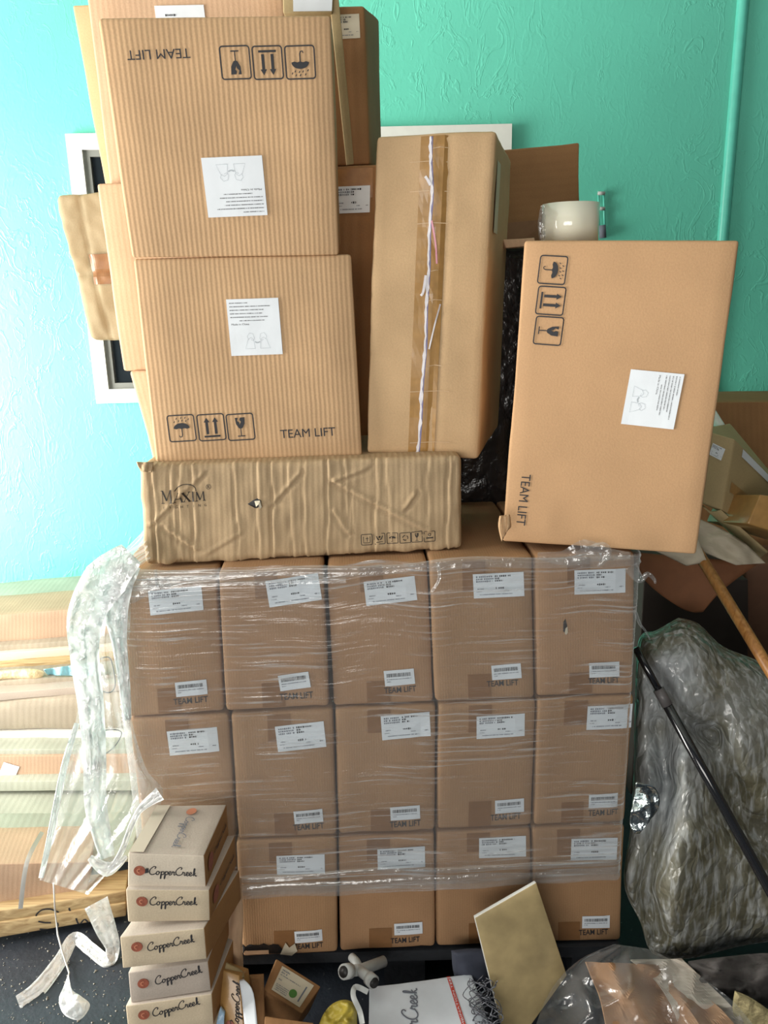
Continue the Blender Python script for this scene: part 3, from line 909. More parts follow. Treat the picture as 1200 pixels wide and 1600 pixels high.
def strand(name, pts, w, mat, parent=None, seed=0, n=4, amp=.006):
    """a crinkled ribbon of film through world points"""
    pts = [Vector(p) for p in catmull([tuple(p) for p in pts], 8)]; verts, faces = [], []
    for i, p in enumerate(pts):
        t = (pts[min(i + 1, len(pts) - 1)] - pts[max(i - 1, 0)]).normalized()
        view = (p - CAM).normalized(); side = t.cross(view).normalized()
        ww = w[min(int(i / len(pts) * len(w)), len(w) - 1)] if isinstance(w, list) else w
        if isinstance(w, list): ww = interp([(q,) for q in w], i / (len(pts) - 1))[0]
        for j in range(n + 1):
            k = j / n - .5
            verts.append(p + side * k * ww + view * amp * (math.sin(j * 2.6 + i * .15) * .5 + noise.noise(Vector((i * .5, j, seed)))))
    for i in range(len(pts) - 1):
        for j in range(n): q = i * (n + 1) + j; faces.append([q, q + n + 1, q + n + 2, q + 1])
    return mesh(name, verts, faces, mat, parent, smooth=True)


# torn film ends at the top right of the load, part of the wrap
def wlocal_strand(pxs, Y, w, seed, amp=.004):
    o = strand('film_tail', [P(x, y, Y) for x, y in pxs], w, M['ropefilm'], None, seed, amp=amp)
    wloc = o.location.copy(); o.parent = wrap; o.location = wloc - wrap.location


wlocal_strand([(985, 885), (1000, 905), (1012, 897), (1022, 905), (1024, 912)], 1.56, [.03, .012, .008, .004], 1)
wlocal_strand([(992, 955), (1000, 975), (1008, 985), (1016, 1000)], 1.58, [.008, .005, .003], 2)
wlocal_strand([(840, 868), (880, 872), (915, 862), (950, 866), (985, 868)], 1.535, [.012, .03, .05, .025, .012], 3, .008)
wlocal_strand([(935, 885), (945, 870), (940, 858), (900, 866)], 1.53, [.004, .02, .03, .01], 4, .008)
wlocal_strand([(684, 878), (686, 905), (674, 925)], 1.535, .006, 5)
wlocal_strand([(172, 912), (200, 925), (235, 915), (300, 905), (345, 900)], 1.53, [.05, .05, .03, .012, .006], 6, .008)
wlocal_strand([(243, 890), (246, 918)], 1.53, .006, 8)
wlocal_strand([(190, 915), (196, 960), (200, 1000)], 1.52, [.03, .02, .004], 7, .006)

# ------------------------------------------------------------------ the stack above


def team_icons(bx, d, spec, sz_px, rot):
    for kind, x, y in spec:
        fr = bx.frame(x, y, sz_px[0], sz_px[1], rot)
        icon(d, fr, kind, 0, 0, (fr[2] + fr[3]) / 2, 0)


def vanity_label(bx, cx, cy, w_, h_, rot, flip):
    """white product label: six lines of print and a line drawing of a two-light fitting"""
    rnd = random.Random(int(cx))
    fr = bx.frame(cx, cy, w_, h_, rot); w, h = fr[2], fr[3]
    if abs(abs(rot) - 90) < 20: w, h = h, w
    d = Decal(bx, 'product_label', [M['paper'], M['ink'], M['faint']], off=.0022)
    d.rect(fr, -w / 2, -h / 2, w / 2, h / 2, 0, 0, 8, 8)
    y = .43 * h
    for k, (a, b) in enumerate([(-.45, -.1), (-.45, .33), (-.45, .2), (-.45, .17), (-.45, .27), (-.28, .2)]):
        dashes(d, fr, a * w, b * w, y, .013 * h, 1, .0006, rnd); y -= .062 * h
    d.text(fr, 'Made in China', -.27 * w, y, .34 * w, .032 * h, 1, .0006)
    for sx in (-1, 1):
        X = lambda pts: [((.03 + sx * p[0]) * w, (p[1] - .3) * h) for p in pts]
        d.stroke(fr, X([(.05, -.08), (.24, -.08), (.18, .08), (.12, .12), (.07, .08), (.05, -.08)]), .006 * w, 2, .0006)
        d.stroke(fr, X([(.17, .09), (.19, .14), (.14, .2), (.07, .18), (.05, .1), (.08, .06), (.12, .08)]), .006 * w, 2, .0006)
        d.stroke(fr, X([(0, .02), (.05, .04)]), .02 * w, 2, .0006)
    d.done()


# long worn carton that carries the stack
CRE = [.022, .062, .075, .10, .19, .235, .262, .30, .33, .375, .415, .43, .475, .50, .585, .625, .64, .66, .675]


def mcrease(x, z):
    w = 0
    for i, c in enumerate(CRE):
        k = x - (c * 1.02 + .003 * math.sin(z * 15 + i * 2) + .0015 * math.sin(z * 60 + i))
        if abs(k) > .03: continue
        am = .55 + .9 * abs(noise.noise(Vector((i * 3.3, z * 7, 2))))
        am *= 1.0 if i % 3 else 1.7
        w += am * (-.0036 * math.exp(-(k / .0022) ** 2) + .0022 * math.exp(-((k - .006) / .003) ** 2))
    # diagonal ridge and crumples
    for (xa, za, xb, zb, a_) in ((.40, .165, .60, .045, .0045), (.40, .165, .47, .19, .003), (.02, .09, .085, .15, .004), (.085, .15, .13, .19, .003), (.27, .12, .33, .185, .003), (.05, .08, .11, .03, .004), (.40, .1, .43, .05, .003), (.13, .02, .2, .06, .002), (.55, .1, .57, .13, .004)):
        dx, dz = xb - xa, zb - za; t = max(0, min(1, ((x - xa) * dx + (z - za) * dz) / (dx * dx + dz * dz)))
        q = math.hypot(x - xa - t * dx, z - za - t * dz)
        if q < .03:
            sg = (x - xa) * dz - (z - za) * dx
            w += a_ * math.exp(-(q / .0035) ** 2) - (a_ * .8 * math.exp(-((q - .007) / .004) ** 2) if sg > 0 else 0)
    w += .004 * noise.noise(Vector((x * 8, z * 8, 4))) + .0016 * noise.noise(Vector((x * 34, z * 26, 4)))
    e = min(x, .70 - x, z * 1.3)
    w += .006 * math.exp(-e / .02) * noise.noise(Vector((x * 30, z * 30, 9)))
    return w


mx = Box('long_carton', 'long battered brown carton with dark maker logo carrying the upright boxes', 'box', ((217, 727), (722, 712), (722, 857), (226, 885)), 1.625, .29, M['maxim'], PM,
         r=.012, cell=.0042, amp=.003, crease=mcrease, seed=3)
d = Decal(mx, 'printed_logo', [M['maxink']], off=.0015)
fr = mx.frame(290, 773, 76, 24, 1.5)
w, h = fr[2], fr[3]


def serif_word(d, fr, x0, x1, y0, y1):
    """M A X I M in thick and thin serif strokes, the first letter taller"""
    W_, hh = x1 - x0, y1 - y0
    def S(pts, k): d.stroke(fr, [(x0 + a * W_, y0 + b * hh) for a, b in pts], k * W_)
    S([(.03, 0), (.04, 1.35)], .012); S([(.04, 1.35), (.12, .25)], .035); S([(.12, .25), (.2, 1.35)], .012); S([(.2, 1.35), (.21, 0)], .034)
    S([(0, 0), (.07, 0)], .014); S([(.17, 0), (.25, 0)], .014); S([(.0, 1.35), (.05, 1.35)], .014); S([(.19, 1.35), (.24, 1.35)], .014)
    S([(.29, 0), (.37, 1)], .012); S([(.37, 1), (.46, 0)], .032); S([(.31, .35), (.42, .35)], .012); S([(.26, 0), (.32, 0)], .014); S([(.43, 0), (.49, 0)], .014)
    S([(.49, 1), (.63, 0)], .032); S([(.50, 0), (.62, 1)], .012); S([(.47, 0), (.53, 0)], .014); S([(.60, 0), (.66, 0)], .014); S([(.47, 1), (.52, 1)], .014); S([(.59, 1), (.65, 1)], .014)
    S([(.705, 0), (.705, 1)], .032); S([(.68, 0), (.73, 0)], .014); S([(.68, 1), (.73, 1)], .014)
    S([(.78, 0), (.79, 1)], .012); S([(.79, 1), (.86, .1)], .03); S([(.86, .1), (.94, 1)], .012); S([(.94, 1), (.95, 0)], .03)
    S([(.75, 0), (.81, 0)], .014); S([(.92, 0), (.99, 0)], .014)


serif_word(d, fr, -w * .5, w * .42, -h * .45, h * .15)
d.stroke(fr, catmull([(-.22 * w, h * .28), (-.1 * w, h * .62), (.08 * w, h * .66), (.2 * w, h * .45), (.22 * w, h * .2)]), .016 * w)
d.text(fr, 'R', .48 * w, .42 * h, None, .2 * h); d.stroke(fr, [(.48 * w + .05 * w * math.cos(a * .5), .42 * h + .05 * w * math.sin(a * .5)) for a in range(14)], .008 * w)
for i, c in enumerate('LIGHTING'): d.text(fr, c, (-.45 + i * .12) * w, -.75 * h, None, .16 * h)
d.done()
d = Decal(mx, 'handling_symbols', [M['maxink']], off=.0015)
for k, (x, y) in zip(('stack', 'hands', 'umbrella', 'recycle', 'glass', 'round'), ((573, 843), (593, 841.5), (613, 840.5), (633, 839.5), (651, 838), (671, 837.5))):
    fr = mx.frame(x, y, 17, 17, 1.5); icon(d, fr, k, 0, 0, fr[2], 0, line=.06)
d.done()
d = Decal(mx, 'torn_hole', [M['dark'], M['paper_old']], off=.0016)
fr = mx.frame(398, 787, 22, 16); w, h = fr[2], fr[3]
d.poly(fr, [(-.5 * w, 0), (-.1 * w, .35 * h), (.2 * w, .5 * h), (.45 * w, .3 * h), (.45 * w, -.4 * h), (0, -.45 * h)], 0)
d.poly(fr, [(.0 * w, .3 * h), (.4 * w, .35 * h), (.5 * w, -.3 * h), (.35 * w, -.5 * h), (.3 * w, .0), (.1 * w, -.3 * h)], 1, .004)
d.done()
# ragged flap corner at its top left
sheet('torn_flap', [(214, 722), (216, 728), (220, 736)], [(240, 722), (238, 730), (236, 738)], 1.60, 6, 6, M['maxim'], fold=.006, ff=1.5, amp=.01, parent=mx.root, thick=.003)

team_lo = Box('upright_carton', 'fluted brown TEAM LIFT carton standing upright on the long battered box', 'box', ((207, 404), (549, 397), (566, 713), (243, 725)), (1.655, 1.655, 1.665, 1.665), .27,
              M['team'], PM, 'large TEAM LIFT cartons', r=.007, cell=.05, amp=.0016, seed=5)
d = Decal(team_lo, 'handling_symbols', [M['ink']], off=.0016)
team_icons(team_lo, d, [('umbrella', 284, 669), ('arrows', 330.5, 667.5), ('glass', 376, 667)], (41, 41), 1.5); d.done()
d = Decal(team_lo, 'printed_text', [M['ink']], off=.0016)
fr = team_lo.frame(481, 676, 86, 13, 1); d.text(fr, 'TEAM LIFT', 0, 0, fr[2], fr[3], bold=.0); d.done()
vanity_label(team_lo, 398, 511, 81, 88, .5, False)

team_hi = Box('upright_carton', 'fluted brown carton with upside-down TEAM LIFT print, topmost of the tall stack', 'box', ((152, 28), (517, 23), (530, 399), (205, 404)), (1.60, 1.60, 1.65, 1.65), .27,
              M['team'], PM, 'large TEAM LIFT cartons', r=.007, cell=.05, amp=.0016, seed=8)
d = Decal(team_hi, 'handling_symbols', [M['ink']], off=.0016)
team_icons(team_hi, d, [('glass', 368, 98), ('arrows', 418.5, 98), ('umbrella', 469, 97.5)], (46, 51), 181); d.done()
d = Decal(team_hi, 'printed_text', [M['ink']], off=.0016)
fr = team_hi.frame(248, 85, 99, 15, 181); d.text(fr, 'TEAM LIFT', 0, 0, fr[2], fr[3]); d.done()
vanity_label(team_hi, 367, 292, 94, 93, 181.5, True)

# tall carton with torn tape down its middle
def tcrease(x, z):
    w = .0025 * noise.noise(Vector((x * 12, z * 8, 1)))
    w -= .004 * math.exp(-((x - .135 - .01 * (z / .64)) / .004) ** 2)
    for k, zz in enumerate((.10, .215, .30, .335, .42, .50, .56)):
        w -= .0015 * math.exp(-((z - zz) / .004) ** 2) * (1 if (k + (x > .12)) % 2 else .3)
    return w


tb = Box('tall_carton', 'tall pale brown carton on end with torn tape down its front', 'box', ((588, 212), (775, 205), (746, 718), (572, 709)), (1.66, 1.655, 1.68, 1.68), .33, M['taped'], .02,
         r=.009, cell=.012, amp=.003, crease=tcrease, seed=12,
         back=[P(612, 252, 2.0), P(799, 248, 2.0), P(778, 668, 2.02), P(608, 668, 2.02)])
d = Decal(tb, 'packing_tape', [M['tape2']], off=.0012)
A = [tb.uv(x, y) for x, y in ((658, 209), (703, 208), (678, 714), (637, 713))]
nseg = 30; b0 = len(d.v)
for j in range(nseg + 1):
    t = j / nseg
    for i in range(7):
        s_ = i / 6
        xa = A[0][0] * (1 - t) + A[3][0] * t; xb = A[1][0] * (1 - t) + A[2][0] * t
        z = (A[0][1] * (1 - t) + A[3][1] * t)
        d.v.append(tb.front(xa + (xb - xa) * s_, min(max(z, .005), tb.H - .004), .0012))
for j in range(nseg):
    for i in range(6): q = j * 7 + i; d.f.append([q, q + 7, q + 8, q + 1]); d.mi.append(0)
d.done()
seam = [tb.uv(x, y) for x, y in ((673, 214), (672, 250), (674, 300), (670, 360), (669, 420), (665, 480), (664, 540), (659, 600), (656, 660), (652, 706))]
sp = catmull(seam, 8); rnd = random.Random(4)
d = Decal(tb, 'torn_tape', [M['whitetape'], M['bluetape'], M['pinktape'], plain('tape_crease_tan', srgb(206, 176, 138), .4)], off=.0035)
fr = (0, 0, 0, 0, 0)
d.stroke(fr, [(x + .0028, z) for x, z in sp], .0035, 1)
d.stroke(fr, [(x + .001 * rnd.uniform(-1, 1), z) for x, z in sp], [.003 + .005 * abs(noise.noise(Vector((i * .35, 2, 0)))) * 2 for i, _ in enumerate(sp)], 0, .002)
for pts, mt, wd_ in (([(674, 345), (680, 380), (682, 412)], 2, .0035), ([(687, 475), (678, 510), (670, 545)], 0, .003), ([(665, 430), (661, 455), (657, 462)], 0, .005), ([(672, 290), (668, 282), (664, 276)], 0, .005)):
    d.stroke(fr, [tb.uv(*p) for p in catmull(pts)], wd_, mt, .003)
for y0, xa, xb in ((230, 676, 700), (252, 640, 700), (298, 640, 700), (348, 652, 700), (388, 590, 668), (422, 672, 690), (440, 588, 665), (468, 668, 690), (530, 600, 700), (570, 668, 690), (610, 640, 740), (656, 600, 700), (690, 640, 720)):
    d.stroke(fr, [tb.uv(xa, y0 + 2), tb.uv((xa + xb) / 2, y0), tb.uv(min(xb, 702), y0 + 1)], .0013, 3, -.0012) if xa > 630 else None
d.done()
# tape scrap on its side face
def side_patch(bx, name, mat, a0, a1, c0, c1, off=.003):
    q = []
    for a, c in ((a0, c0), (a1, c0), (a1, c1), (a0, c1)):
        f = bx.BR * (1 - c) + bx.TR * c; g = bx.back[2] * (1 - c) + bx.back[1] * c
        q.append(f * (1 - a) + g * a + (bx.BR - bx.BL).normalized() * off)
    mesh(name, q, [(0, 1, 2, 3)], mat, bx.root)
side_patch(tb, 'clear_tape', M['paper_old'], .12, .3, .72, .93, .002)

# big carton standing on end at the right
rb = Box('wide_carton', 'large smooth brown TEAM LIFT carton turned sideways, tape roll on top', 'box', ((820, 376), (1156, 375), (1088, 867), (785, 846)), (1.635, 1.545, 1.535, 1.625), .34, M['team_smooth'], .0,
         'large TEAM LIFT cartons', r=.006, cell=.03, amp=.002, seed=21, uvrot=True,
         crease=lambda x, z: -.0015 * math.exp(-((z - .105 + .01 * x) / .003) ** 2) - .0012 * math.exp(-((x - .09) / .003) ** 2) * (z > .25) + .0015 * noise.noise(Vector((x * 8, z * 8, 2))))
d = Decal(rb, 'handling_symbols', [M['ink']], off=.0018)
team_icons(rb, d, [('umbrella', 863.5, 422), ('arrows', 860.5, 470), ('glass', 857, 517)], (43, 43), -93); d.done()
d = Decal(rb, 'printed_text', [M['ink']], off=.0018)
fr = rb.frame(818, 781, 14, 80, -92); d.text(fr, 'TEAM LIFT', 0, 0, fr[3], fr[2]); d.done()
vanity_label(rb, 1019, 624, 84, 86, -94, False)
# crushed corner with the fluting showing
sheet('crushed_corner', [(781, 806), (779, 822), (784, 846)], [(796, 804), (798, 822), (793, 828)], 1.57, 8, 8, M['team'], fold=.005, ff=3, amp=.006, parent=rb.root, thick=.002)

# roll of clear tape
rc = P(890, 371, 1.76); rc.z = max(rb.TL.z, rb.TR.z) + .001
tr = empty('tape_roll', rc, 'large roll of clear packing tape standing on the sideways brown carton', 'tape roll')
htape = P(890, 314, 1.70).z - rc.z


def ring(name, c, ro, ri, h, mat, parent, n=48):
    vs, fs = [], []
    for z in (0, h):
        for r in (ro, ri):
            for k in range(n):
                a = 2 * math.pi * k / n; vs.append((c.x + r * math.cos(a), c.y + r * math.sin(a), c.z + z))
    for k in range(n):
        j = (k + 1) % n
        fs += [(k, j, 2 * n + j, 2 * n + k), (n + j, n + k, 3 * n + k, 3 * n + j), (2 * n + k, 2 * n + j, 3 * n + j, 3 * n + k), (j, k, n + k, n + j)]
    return mesh(name, vs, fs, mat, parent, smooth=False)


rr = (P(934, 345, 1.76) - P(846, 345, 1.76)).length / 2
tapem, nt, out = newmat('wound_clear_tape')
b = N(nt, 'ShaderNodeBsdfPrincipled'); nt.links.new(b.outputs[0], out.inputs[0])
b.inputs['Base Color'].default_value = srgb(226, 224, 206); b.inputs['Roughness'].default_value = .12; b.inputs['Coat Weight'].default_value = .6
b.inputs['Subsurface Weight'].default_value = .3; b.inputs['Subsurface Radius'].default_value = (.02, .02, .015)
o = ring('tape_winding', rc, rr, rr * .66, htape, tapem, tr); o.data.polygons.foreach_set('use_smooth', [i % 4 < 2 for i in range(len(o.data.polygons))])
ring('cardboard_core', rc, rr * .66, rr * .6, htape, M['back'], tr)
strand('tape_end', [rc + Vector((-rr * .98, -rr * .25, htape * .95)), rc + Vector((-rr * 1.08, -rr * .3, htape * .5)), rc + Vector((-rr * 1.0, -rr * .3, htape * .02))], .014, M['ropefilm'], tr, 3)

# black wrapped thing, widened so its black stands for shade in the gap
blk = Box('black_wrapped_box', 'tall black plastic wrapped box widened to fill the dark gap behind the sideways carton', 'box', ((736, 384), (838, 380), (836, 838), (702, 846)), 2.035, .3, M['blackplastic'], 0, r=.012, cell=.03, amp=.008, seed=31, part='wrapped_body')
sc = Box('cardboard_scrap', 'small tan cardboard scrap on top of the black wrapped box', 'scrap', ((786, 374), (836, 371), (836, 384), (790, 388)), 1.93, .09, M['pink'], 0, r=.003, cell=.02, amp=.003, part='scrap_sheet')

# cartons in the middle gap
mid = Box('narrow_carton', 'brown carton toned dark for shade, white label, wedged between the two tall stacks', 'box', ((480, 262), (590, 257), (580, 790), (490, 790)), 1.97, .3, M['back'], 0, r=.006, cell=.05, amp=.002, seed=41)
address_label(mid, (552, 312, 52, 42, 0), random.Random(5))
d = Decal(mid, 'packing_tape', [M['tape']], off=.0015)
u = mid.uv(553, 270); d.rect((0, 0, 0, 0, 0), .02, mid.H - .07, mid.W - .01, mid.H - .006, 0, 0, 5, 2); d.done()
upm = Box('narrow_carton', 'brown carton high behind the topmost stack box, small white label at its top', 'box', ((470, 12), (569, 9), (578, 257), (480, 262)), (1.97, 1.97, 1.98, 1.98), .3, M['back'], 0, r=.006, cell=.05, amp=.002, seed=42,
          back=[P(492, 10, 2.25), P(592, 30, 2.25), P(596, 262, 2.27), P(500, 270, 2.27)])
address_label(upm, (540, 42, 44, 38, 1), random.Random(6), M['paper_old'])
pan = Box('leaning_board', 'narrow olive cardboard board leaning beside the top carton, upper middle', 'board', ((512, -25), (527, -28), (553, 256), (541, 258)), (1.91, 1.91, 1.935, 1.935), .012, M['olive'], 0, r=.002, cell=.03, amp=.001, seed=43, part='board_panel')

# cartons behind the tall stack
b1 = Box('rear_carton', 'tan carton rising behind the topmost box, white label at the frame top', 'box', ((128, -70), (436, -70), (470, 290), (172, 292)), (1.97, 1.97, 2.0, 2.0), .16, M['pink'], 0, r=.005, cell=.05, amp=.002, seed=51)
fr = b1.frame(283, 34, 77, 50, 1); d = Decal(b1, 'product_label', [M['paper'], M['ink']], off=.002)
d.rect(fr, -fr[2] / 2, -fr[3] / 2, fr[2] / 2, fr[3] / 2, 0, 0, 3, 3); dashes(d, fr, -.3 * fr[2], -.08 * fr[2], .2 * fr[3], .05 * fr[3], 1, .0006, random.Random(2)); d.done()
b2 = Box('rear_carton', 'thin brown carton edge farthest back at the upper left of the stack', 'box', ((113, 8), (300, 2), (330, 285), (164, 289)), 2.18, .16, M['taped'], 0, r=.005, cell=.05, amp=.002, seed=52)
b3 = Box('small_carton', 'small olive box with white label above the topmost carton corner', 'box', ((440, -60), (523, -62), (520, 20), (442, 21)), 1.90, .05, M['olive'], 0, r=.004, cell=.03, amp=.002, seed=53)
fr = b3.frame(489, -6, 62, 48, 0); d = Decal(b3, 'address_label', [M['paper']], off=.002); d.rect(fr, -fr[2] / 2, -fr[3] / 2, fr[2] / 2, fr[3] / 2, 0, 0, 3, 3); d.done()
b4 = Box('side_carton', 'pinkish brown carton showing its edge left of the stack seam', 'box', ((151, 287), (430, 280), (450, 572), (193, 580)), (1.96, 1.96, 1.97, 1.97), .3, M['pink'], 0, r=.006, cell=.05, amp=.003, seed=54)
b5 = Box('side_carton', 'tan carton sliver under the pinkish carton, left of the upright box', 'box', ((203, 581), (450, 573), (470, 800), (262, 806)), (1.96, 1.96, 1.97, 1.97), .3, M['pink'], 0, r=.006, cell=.05, amp=.003, seed=55)
b6 = Box('crumpled_carton', 'crumpled olive carton with taped middle sticking out before the window', 'box', ((86, 305), (330, 288), (360, 526), (142, 533)), (2.29, 2.29, 2.31, 2.31), .3, cardboard('kraft_dull', srgb(158, 143, 114), 0, dirt=.15), 0, r=.012, cell=.007, amp=.008, seed=56, freq=9,
         crease=lambda x, z: -.006 * math.exp(-((z - .185) / .006) ** 2) - .004 * math.exp(-((x - .05 - .06 * abs(z - .19)) / .006) ** 2) + .005 * noise.noise(Vector((x * 14, z * 10, 4))))
d = Decal(b6, 'packing_tape', [M['tape3']], off=.006)
u = b6.uv(110, 420); d.rect((0, 0, 0, 0, 0), .05, u[1] - .045, b6.W * .8, u[1] + .035, 0, 0, 50, 16); d.done()
b7 = Box('rear_base_carton', 'plain brown carton under the crumpled olive carton behind the stack', 'box', ((235, 536), (360, 526), (400, 770), (310, 776)), (2.31, 2.31, 2.31, 2.31), .3, M['back'], 0, r=.006, cell=.06, amp=.002, seed=57)

# box behind the tape roll
bb = Box('wall_carton', 'dark tan carton against the wall behind the tape roll', 'box', ((775, 236), (906, 222), (904, 420), (778, 430)), 2.35, .3, M['back'], 0, r=.006, cell=.04, amp=.003, seed=61, uvrot=True)
d = Decal(bb, 'packing_tape', [M['tape3']], off=.0015); u = bb.uv(840, 350); d.rect((0, 0, 0, 0, 0), .01, u[1] - .04, bb.W - .01, u[1] + .01, 0, 0, 4, 2); d.done()

# ------------------------------------------------------------------ right-hand rubbish heap
pnl = Box('brown_carton_panel', 'big dark brown carton against the wall at the right edge', 'box', ((1060, 629), (1290, 626), (1280, 1050), (1090, 1060)), 2.75, .3, M['back'], 0, r=.006, cell=.08, amp=.004, seed=71)
dk = plain('dark_carton_brown', srgb(110, 76, 56), .7)  # dark reddish brown board of the carton itself
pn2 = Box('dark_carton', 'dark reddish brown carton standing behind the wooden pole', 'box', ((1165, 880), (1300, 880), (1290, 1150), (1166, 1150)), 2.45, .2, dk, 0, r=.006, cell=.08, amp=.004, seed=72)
# opened box tipped on its corner
ob = Box('tipped_open_carton', 'olive brown opened carton tipped on its corner with two white labels', 'box', ((1085, 668), (1148, 686), (1128, 797), (1078, 780)), (2.0, 1.95, 1.93, 1.98), .2, M['olive'], 0, r=.004, cell=.03, amp=.002, seed=73,
         back=[P(1140, 660, 2.3), P(1235, 775, 2.2), P(1225, 860, 2.15), P(1150, 800, 2.25)])
address_label(ob, (1121, 706, 20, 20, -12), random.Random(9))
side_patch(ob, 'address_label', M['paper'], .12, .62, .86, .97)
side_patch(ob, 'packing_tape', M['tape2'], .05, .7, .30, .44, .002)
fl = sheet('hanging_flap', [(1098, 790), (1110, 800), (1126, 797)], [(1185, 875), (1192, 868), (1200, 862)], [1.97, 1.95, 1.93], 8, 4, M['olive'], amp=.004, parent=ob.root, thick=.004)
oc = Box('orange_carton_corner', 'orange brown carton corner at the right frame edge above the paper', 'box', ((1188, 772), (1290, 790), (1270, 850), (1168, 818)), (1.85, 1.85, 1.83, 1.83), .2, M['tape2'], 0, r=.004, cell=.04, amp=.002, seed=74)
tube('white_tube', [P(1108, 640, 2.3), P(1140, 690, 2.25), P(1170, 738, 2.2)], .014, M['white'])
tag(bpy.data.objects['white_tube'], 'short white tube behind the tipped open carton', 'tube')
kp = plain('grey_kraft_paper', srgb(172, 162, 142), .7, bump=.4, bscale=18)
sheet('packing_paper', [(1020, 800), (1055, 840), (1080, 855), (1150, 883)], [(1095, 812), (1130, 828), (1165, 850), (1196, 880)], [1.9, 1.88, 1.86, 1.85], 16, 22, kp, amp=.02, crumple=.02, cf=24, thick=.002, seed=3)
sheet('packing_paper_b', [(1000, 850), (1040, 868), (1072, 884)], [(1090, 840), (1100, 866), (1105, 878)], [1.83, 1.82, 1.82], 12, 10, kp, amp=.015, crumple=.015, cf=24, thick=.002, seed=6)
pp = bpy.data.objects['packing_paper']; tag(pp, 'crumpled greyish packing paper beneath the tipped open carton', 'paper')
q = bpy.data.objects['packing_paper_b']; q.name = 'paper_fold'; wl = q.location.copy(); q.parent = pp; q.location = wl - pp.location
ff = sheet('carton_flap', [(980, 862), (1010, 910), (1060, 948), (1085, 957)], [(1186, 880), (1150, 905), (1120, 930), (1098, 956)], [1.98, 1.96, 1.95, 1.95], 12, 10, plain('flap_red_brown', srgb(128, 82, 52), .7, bump=.1), amp=.006, thick=.004)
tag(ff, 'dark red brown pointed carton flap hanging below the packing paper', 'cardboard flap')
dbx = Box('shade_panel', 'near black panel standing in for deep shade above the plastic wrapped bale', 'box', ((1006, 905), (1170, 905), (1168, 1245), (985, 1245)), 2.35, .3, plain('painted_shade_black', srgb(52, 42, 38), .8), 0, r=.006, cell=.08, amp=.002, seed=75)  # added dark panel; its near-black colour stands for shade behind the bale

# ------------------------------------------------------------------ plastic-wrapped bale
def balemat():
    m, nt, out = newmat('bale_plastic_painted_sheen'); L = nt.links.new
    b = N(nt, 'ShaderNodeBsdfPrincipled'); L(b.outputs[0], out.inputs[0])
    b.inputs['Roughness'].default_value = .5; b.inputs['Coat Weight'].default_value = .9; b.inputs['Coat Roughness'].default_value = .16
    tc = N(nt, 'ShaderNodeTexCoord')
    n1 = N(nt, 'ShaderNodeTexNoise', Scale=3.2, Detail=5.0, Distortion=.3); L(tc.outputs['Object'], n1.inputs['Vector'])
    r1 = ramp(nt, n1.outputs['Fac'], [(.36, srgb(96, 92, 72)), (.5, srgb(116, 114, 100)), (.64, srgb(150, 154, 156))])  # olive padding; the paler grey patches stand for reflections on the plastic
    mp = N(nt, 'ShaderNodeMapping'); L(tc.outputs['Object'], mp.inputs[0]); mp.inputs['Rotation'].default_value = (0, .7, 0); mp.inputs['Scale'].default_value = (1, 1, .18)
    n2 = N(nt, 'ShaderNodeTexNoise', Scale=75.0, Detail=5.0, Distortion=.5); L(mp.outputs[0], n2.inputs['Vector'])
    r2 = ramp(nt, n2.outputs['Fac'], [(.46, (0, 0, 0)), (.70, (1, 1, 1))])
    mx_ = N(nt, 'ShaderNodeMix'); mx_.data_type = 'RGBA'
    mm = N(nt, 'ShaderNodeMath', operation='MULTIPLY'); L(r2.outputs[0], mm.inputs[0]); mm.inputs[1].default_value = .6
    L(mm.outputs[0], mx_.inputs[0]); L(r1.outputs[0], mx_.inputs[6]); mx_.inputs[7].default_value = srgb(204, 208, 210)  # white streaks painted in as sheen on the wrinkled plastic
    L(mx_.outputs[2], b.inputs['Base Color'])
    nd = N(nt, 'ShaderNodeTexNoise', Scale=9.0, Detail=3.0); L(tc.outputs['Object'], nd.inputs['Vector'])
    md = N(nt, 'ShaderNodeMix'); md.data_type = 'RGBA'; md.blend_type = 'ADD'; md.inputs[0].default_value = .12; L(tc.outputs['Object'], md.inputs[6]); L(nd.outputs['Color'], md.inputs[7])
    mp2 = N(nt, 'ShaderNodeMapping'); L(md.outputs[2], mp2.inputs[0]); mp2.inputs['Rotation'].default_value = (0, .5, 0); mp2.inputs['Scale'].default_value = (1, 1, .5)
    v = N(nt, 'ShaderNodeTexVoronoi', Scale=24.0); v.feature = 'DISTANCE_TO_EDGE'; L(mp2.outputs[0], v.inputs['Vector'])
    b1 = N(nt, 'ShaderNodeBump', Strength=.22, Distance=.006); L(n2.outputs['Fac'], b1.inputs['Height'])
    b2 = N(nt, 'ShaderNodeBump', Strength=.45, Distance=.03); L(v.outputs['Distance'], b2.inputs['Height']); L(b1.outputs[0], b2.inputs['Normal'])
    L(b2.outputs[0], b.inputs['Normal']); L(b2.outputs[0], b.inputs['Coat Normal'])
    return m


M['bale'] = balemat()


def seg_d(px, py, pts):
    best = 1e9
    for (x0, y0), (x1, y1) in zip(pts, pts[1:]):
        dx, dy = x1 - x0, y1 - y0; t = max(0, min(1, ((px - x0) * dx + (py - y0) * dy) / (dx * dx + dy * dy)))
        best = min(best, math.hypot(px - x0 - t * dx, py - y0 - t * dy))
    return best


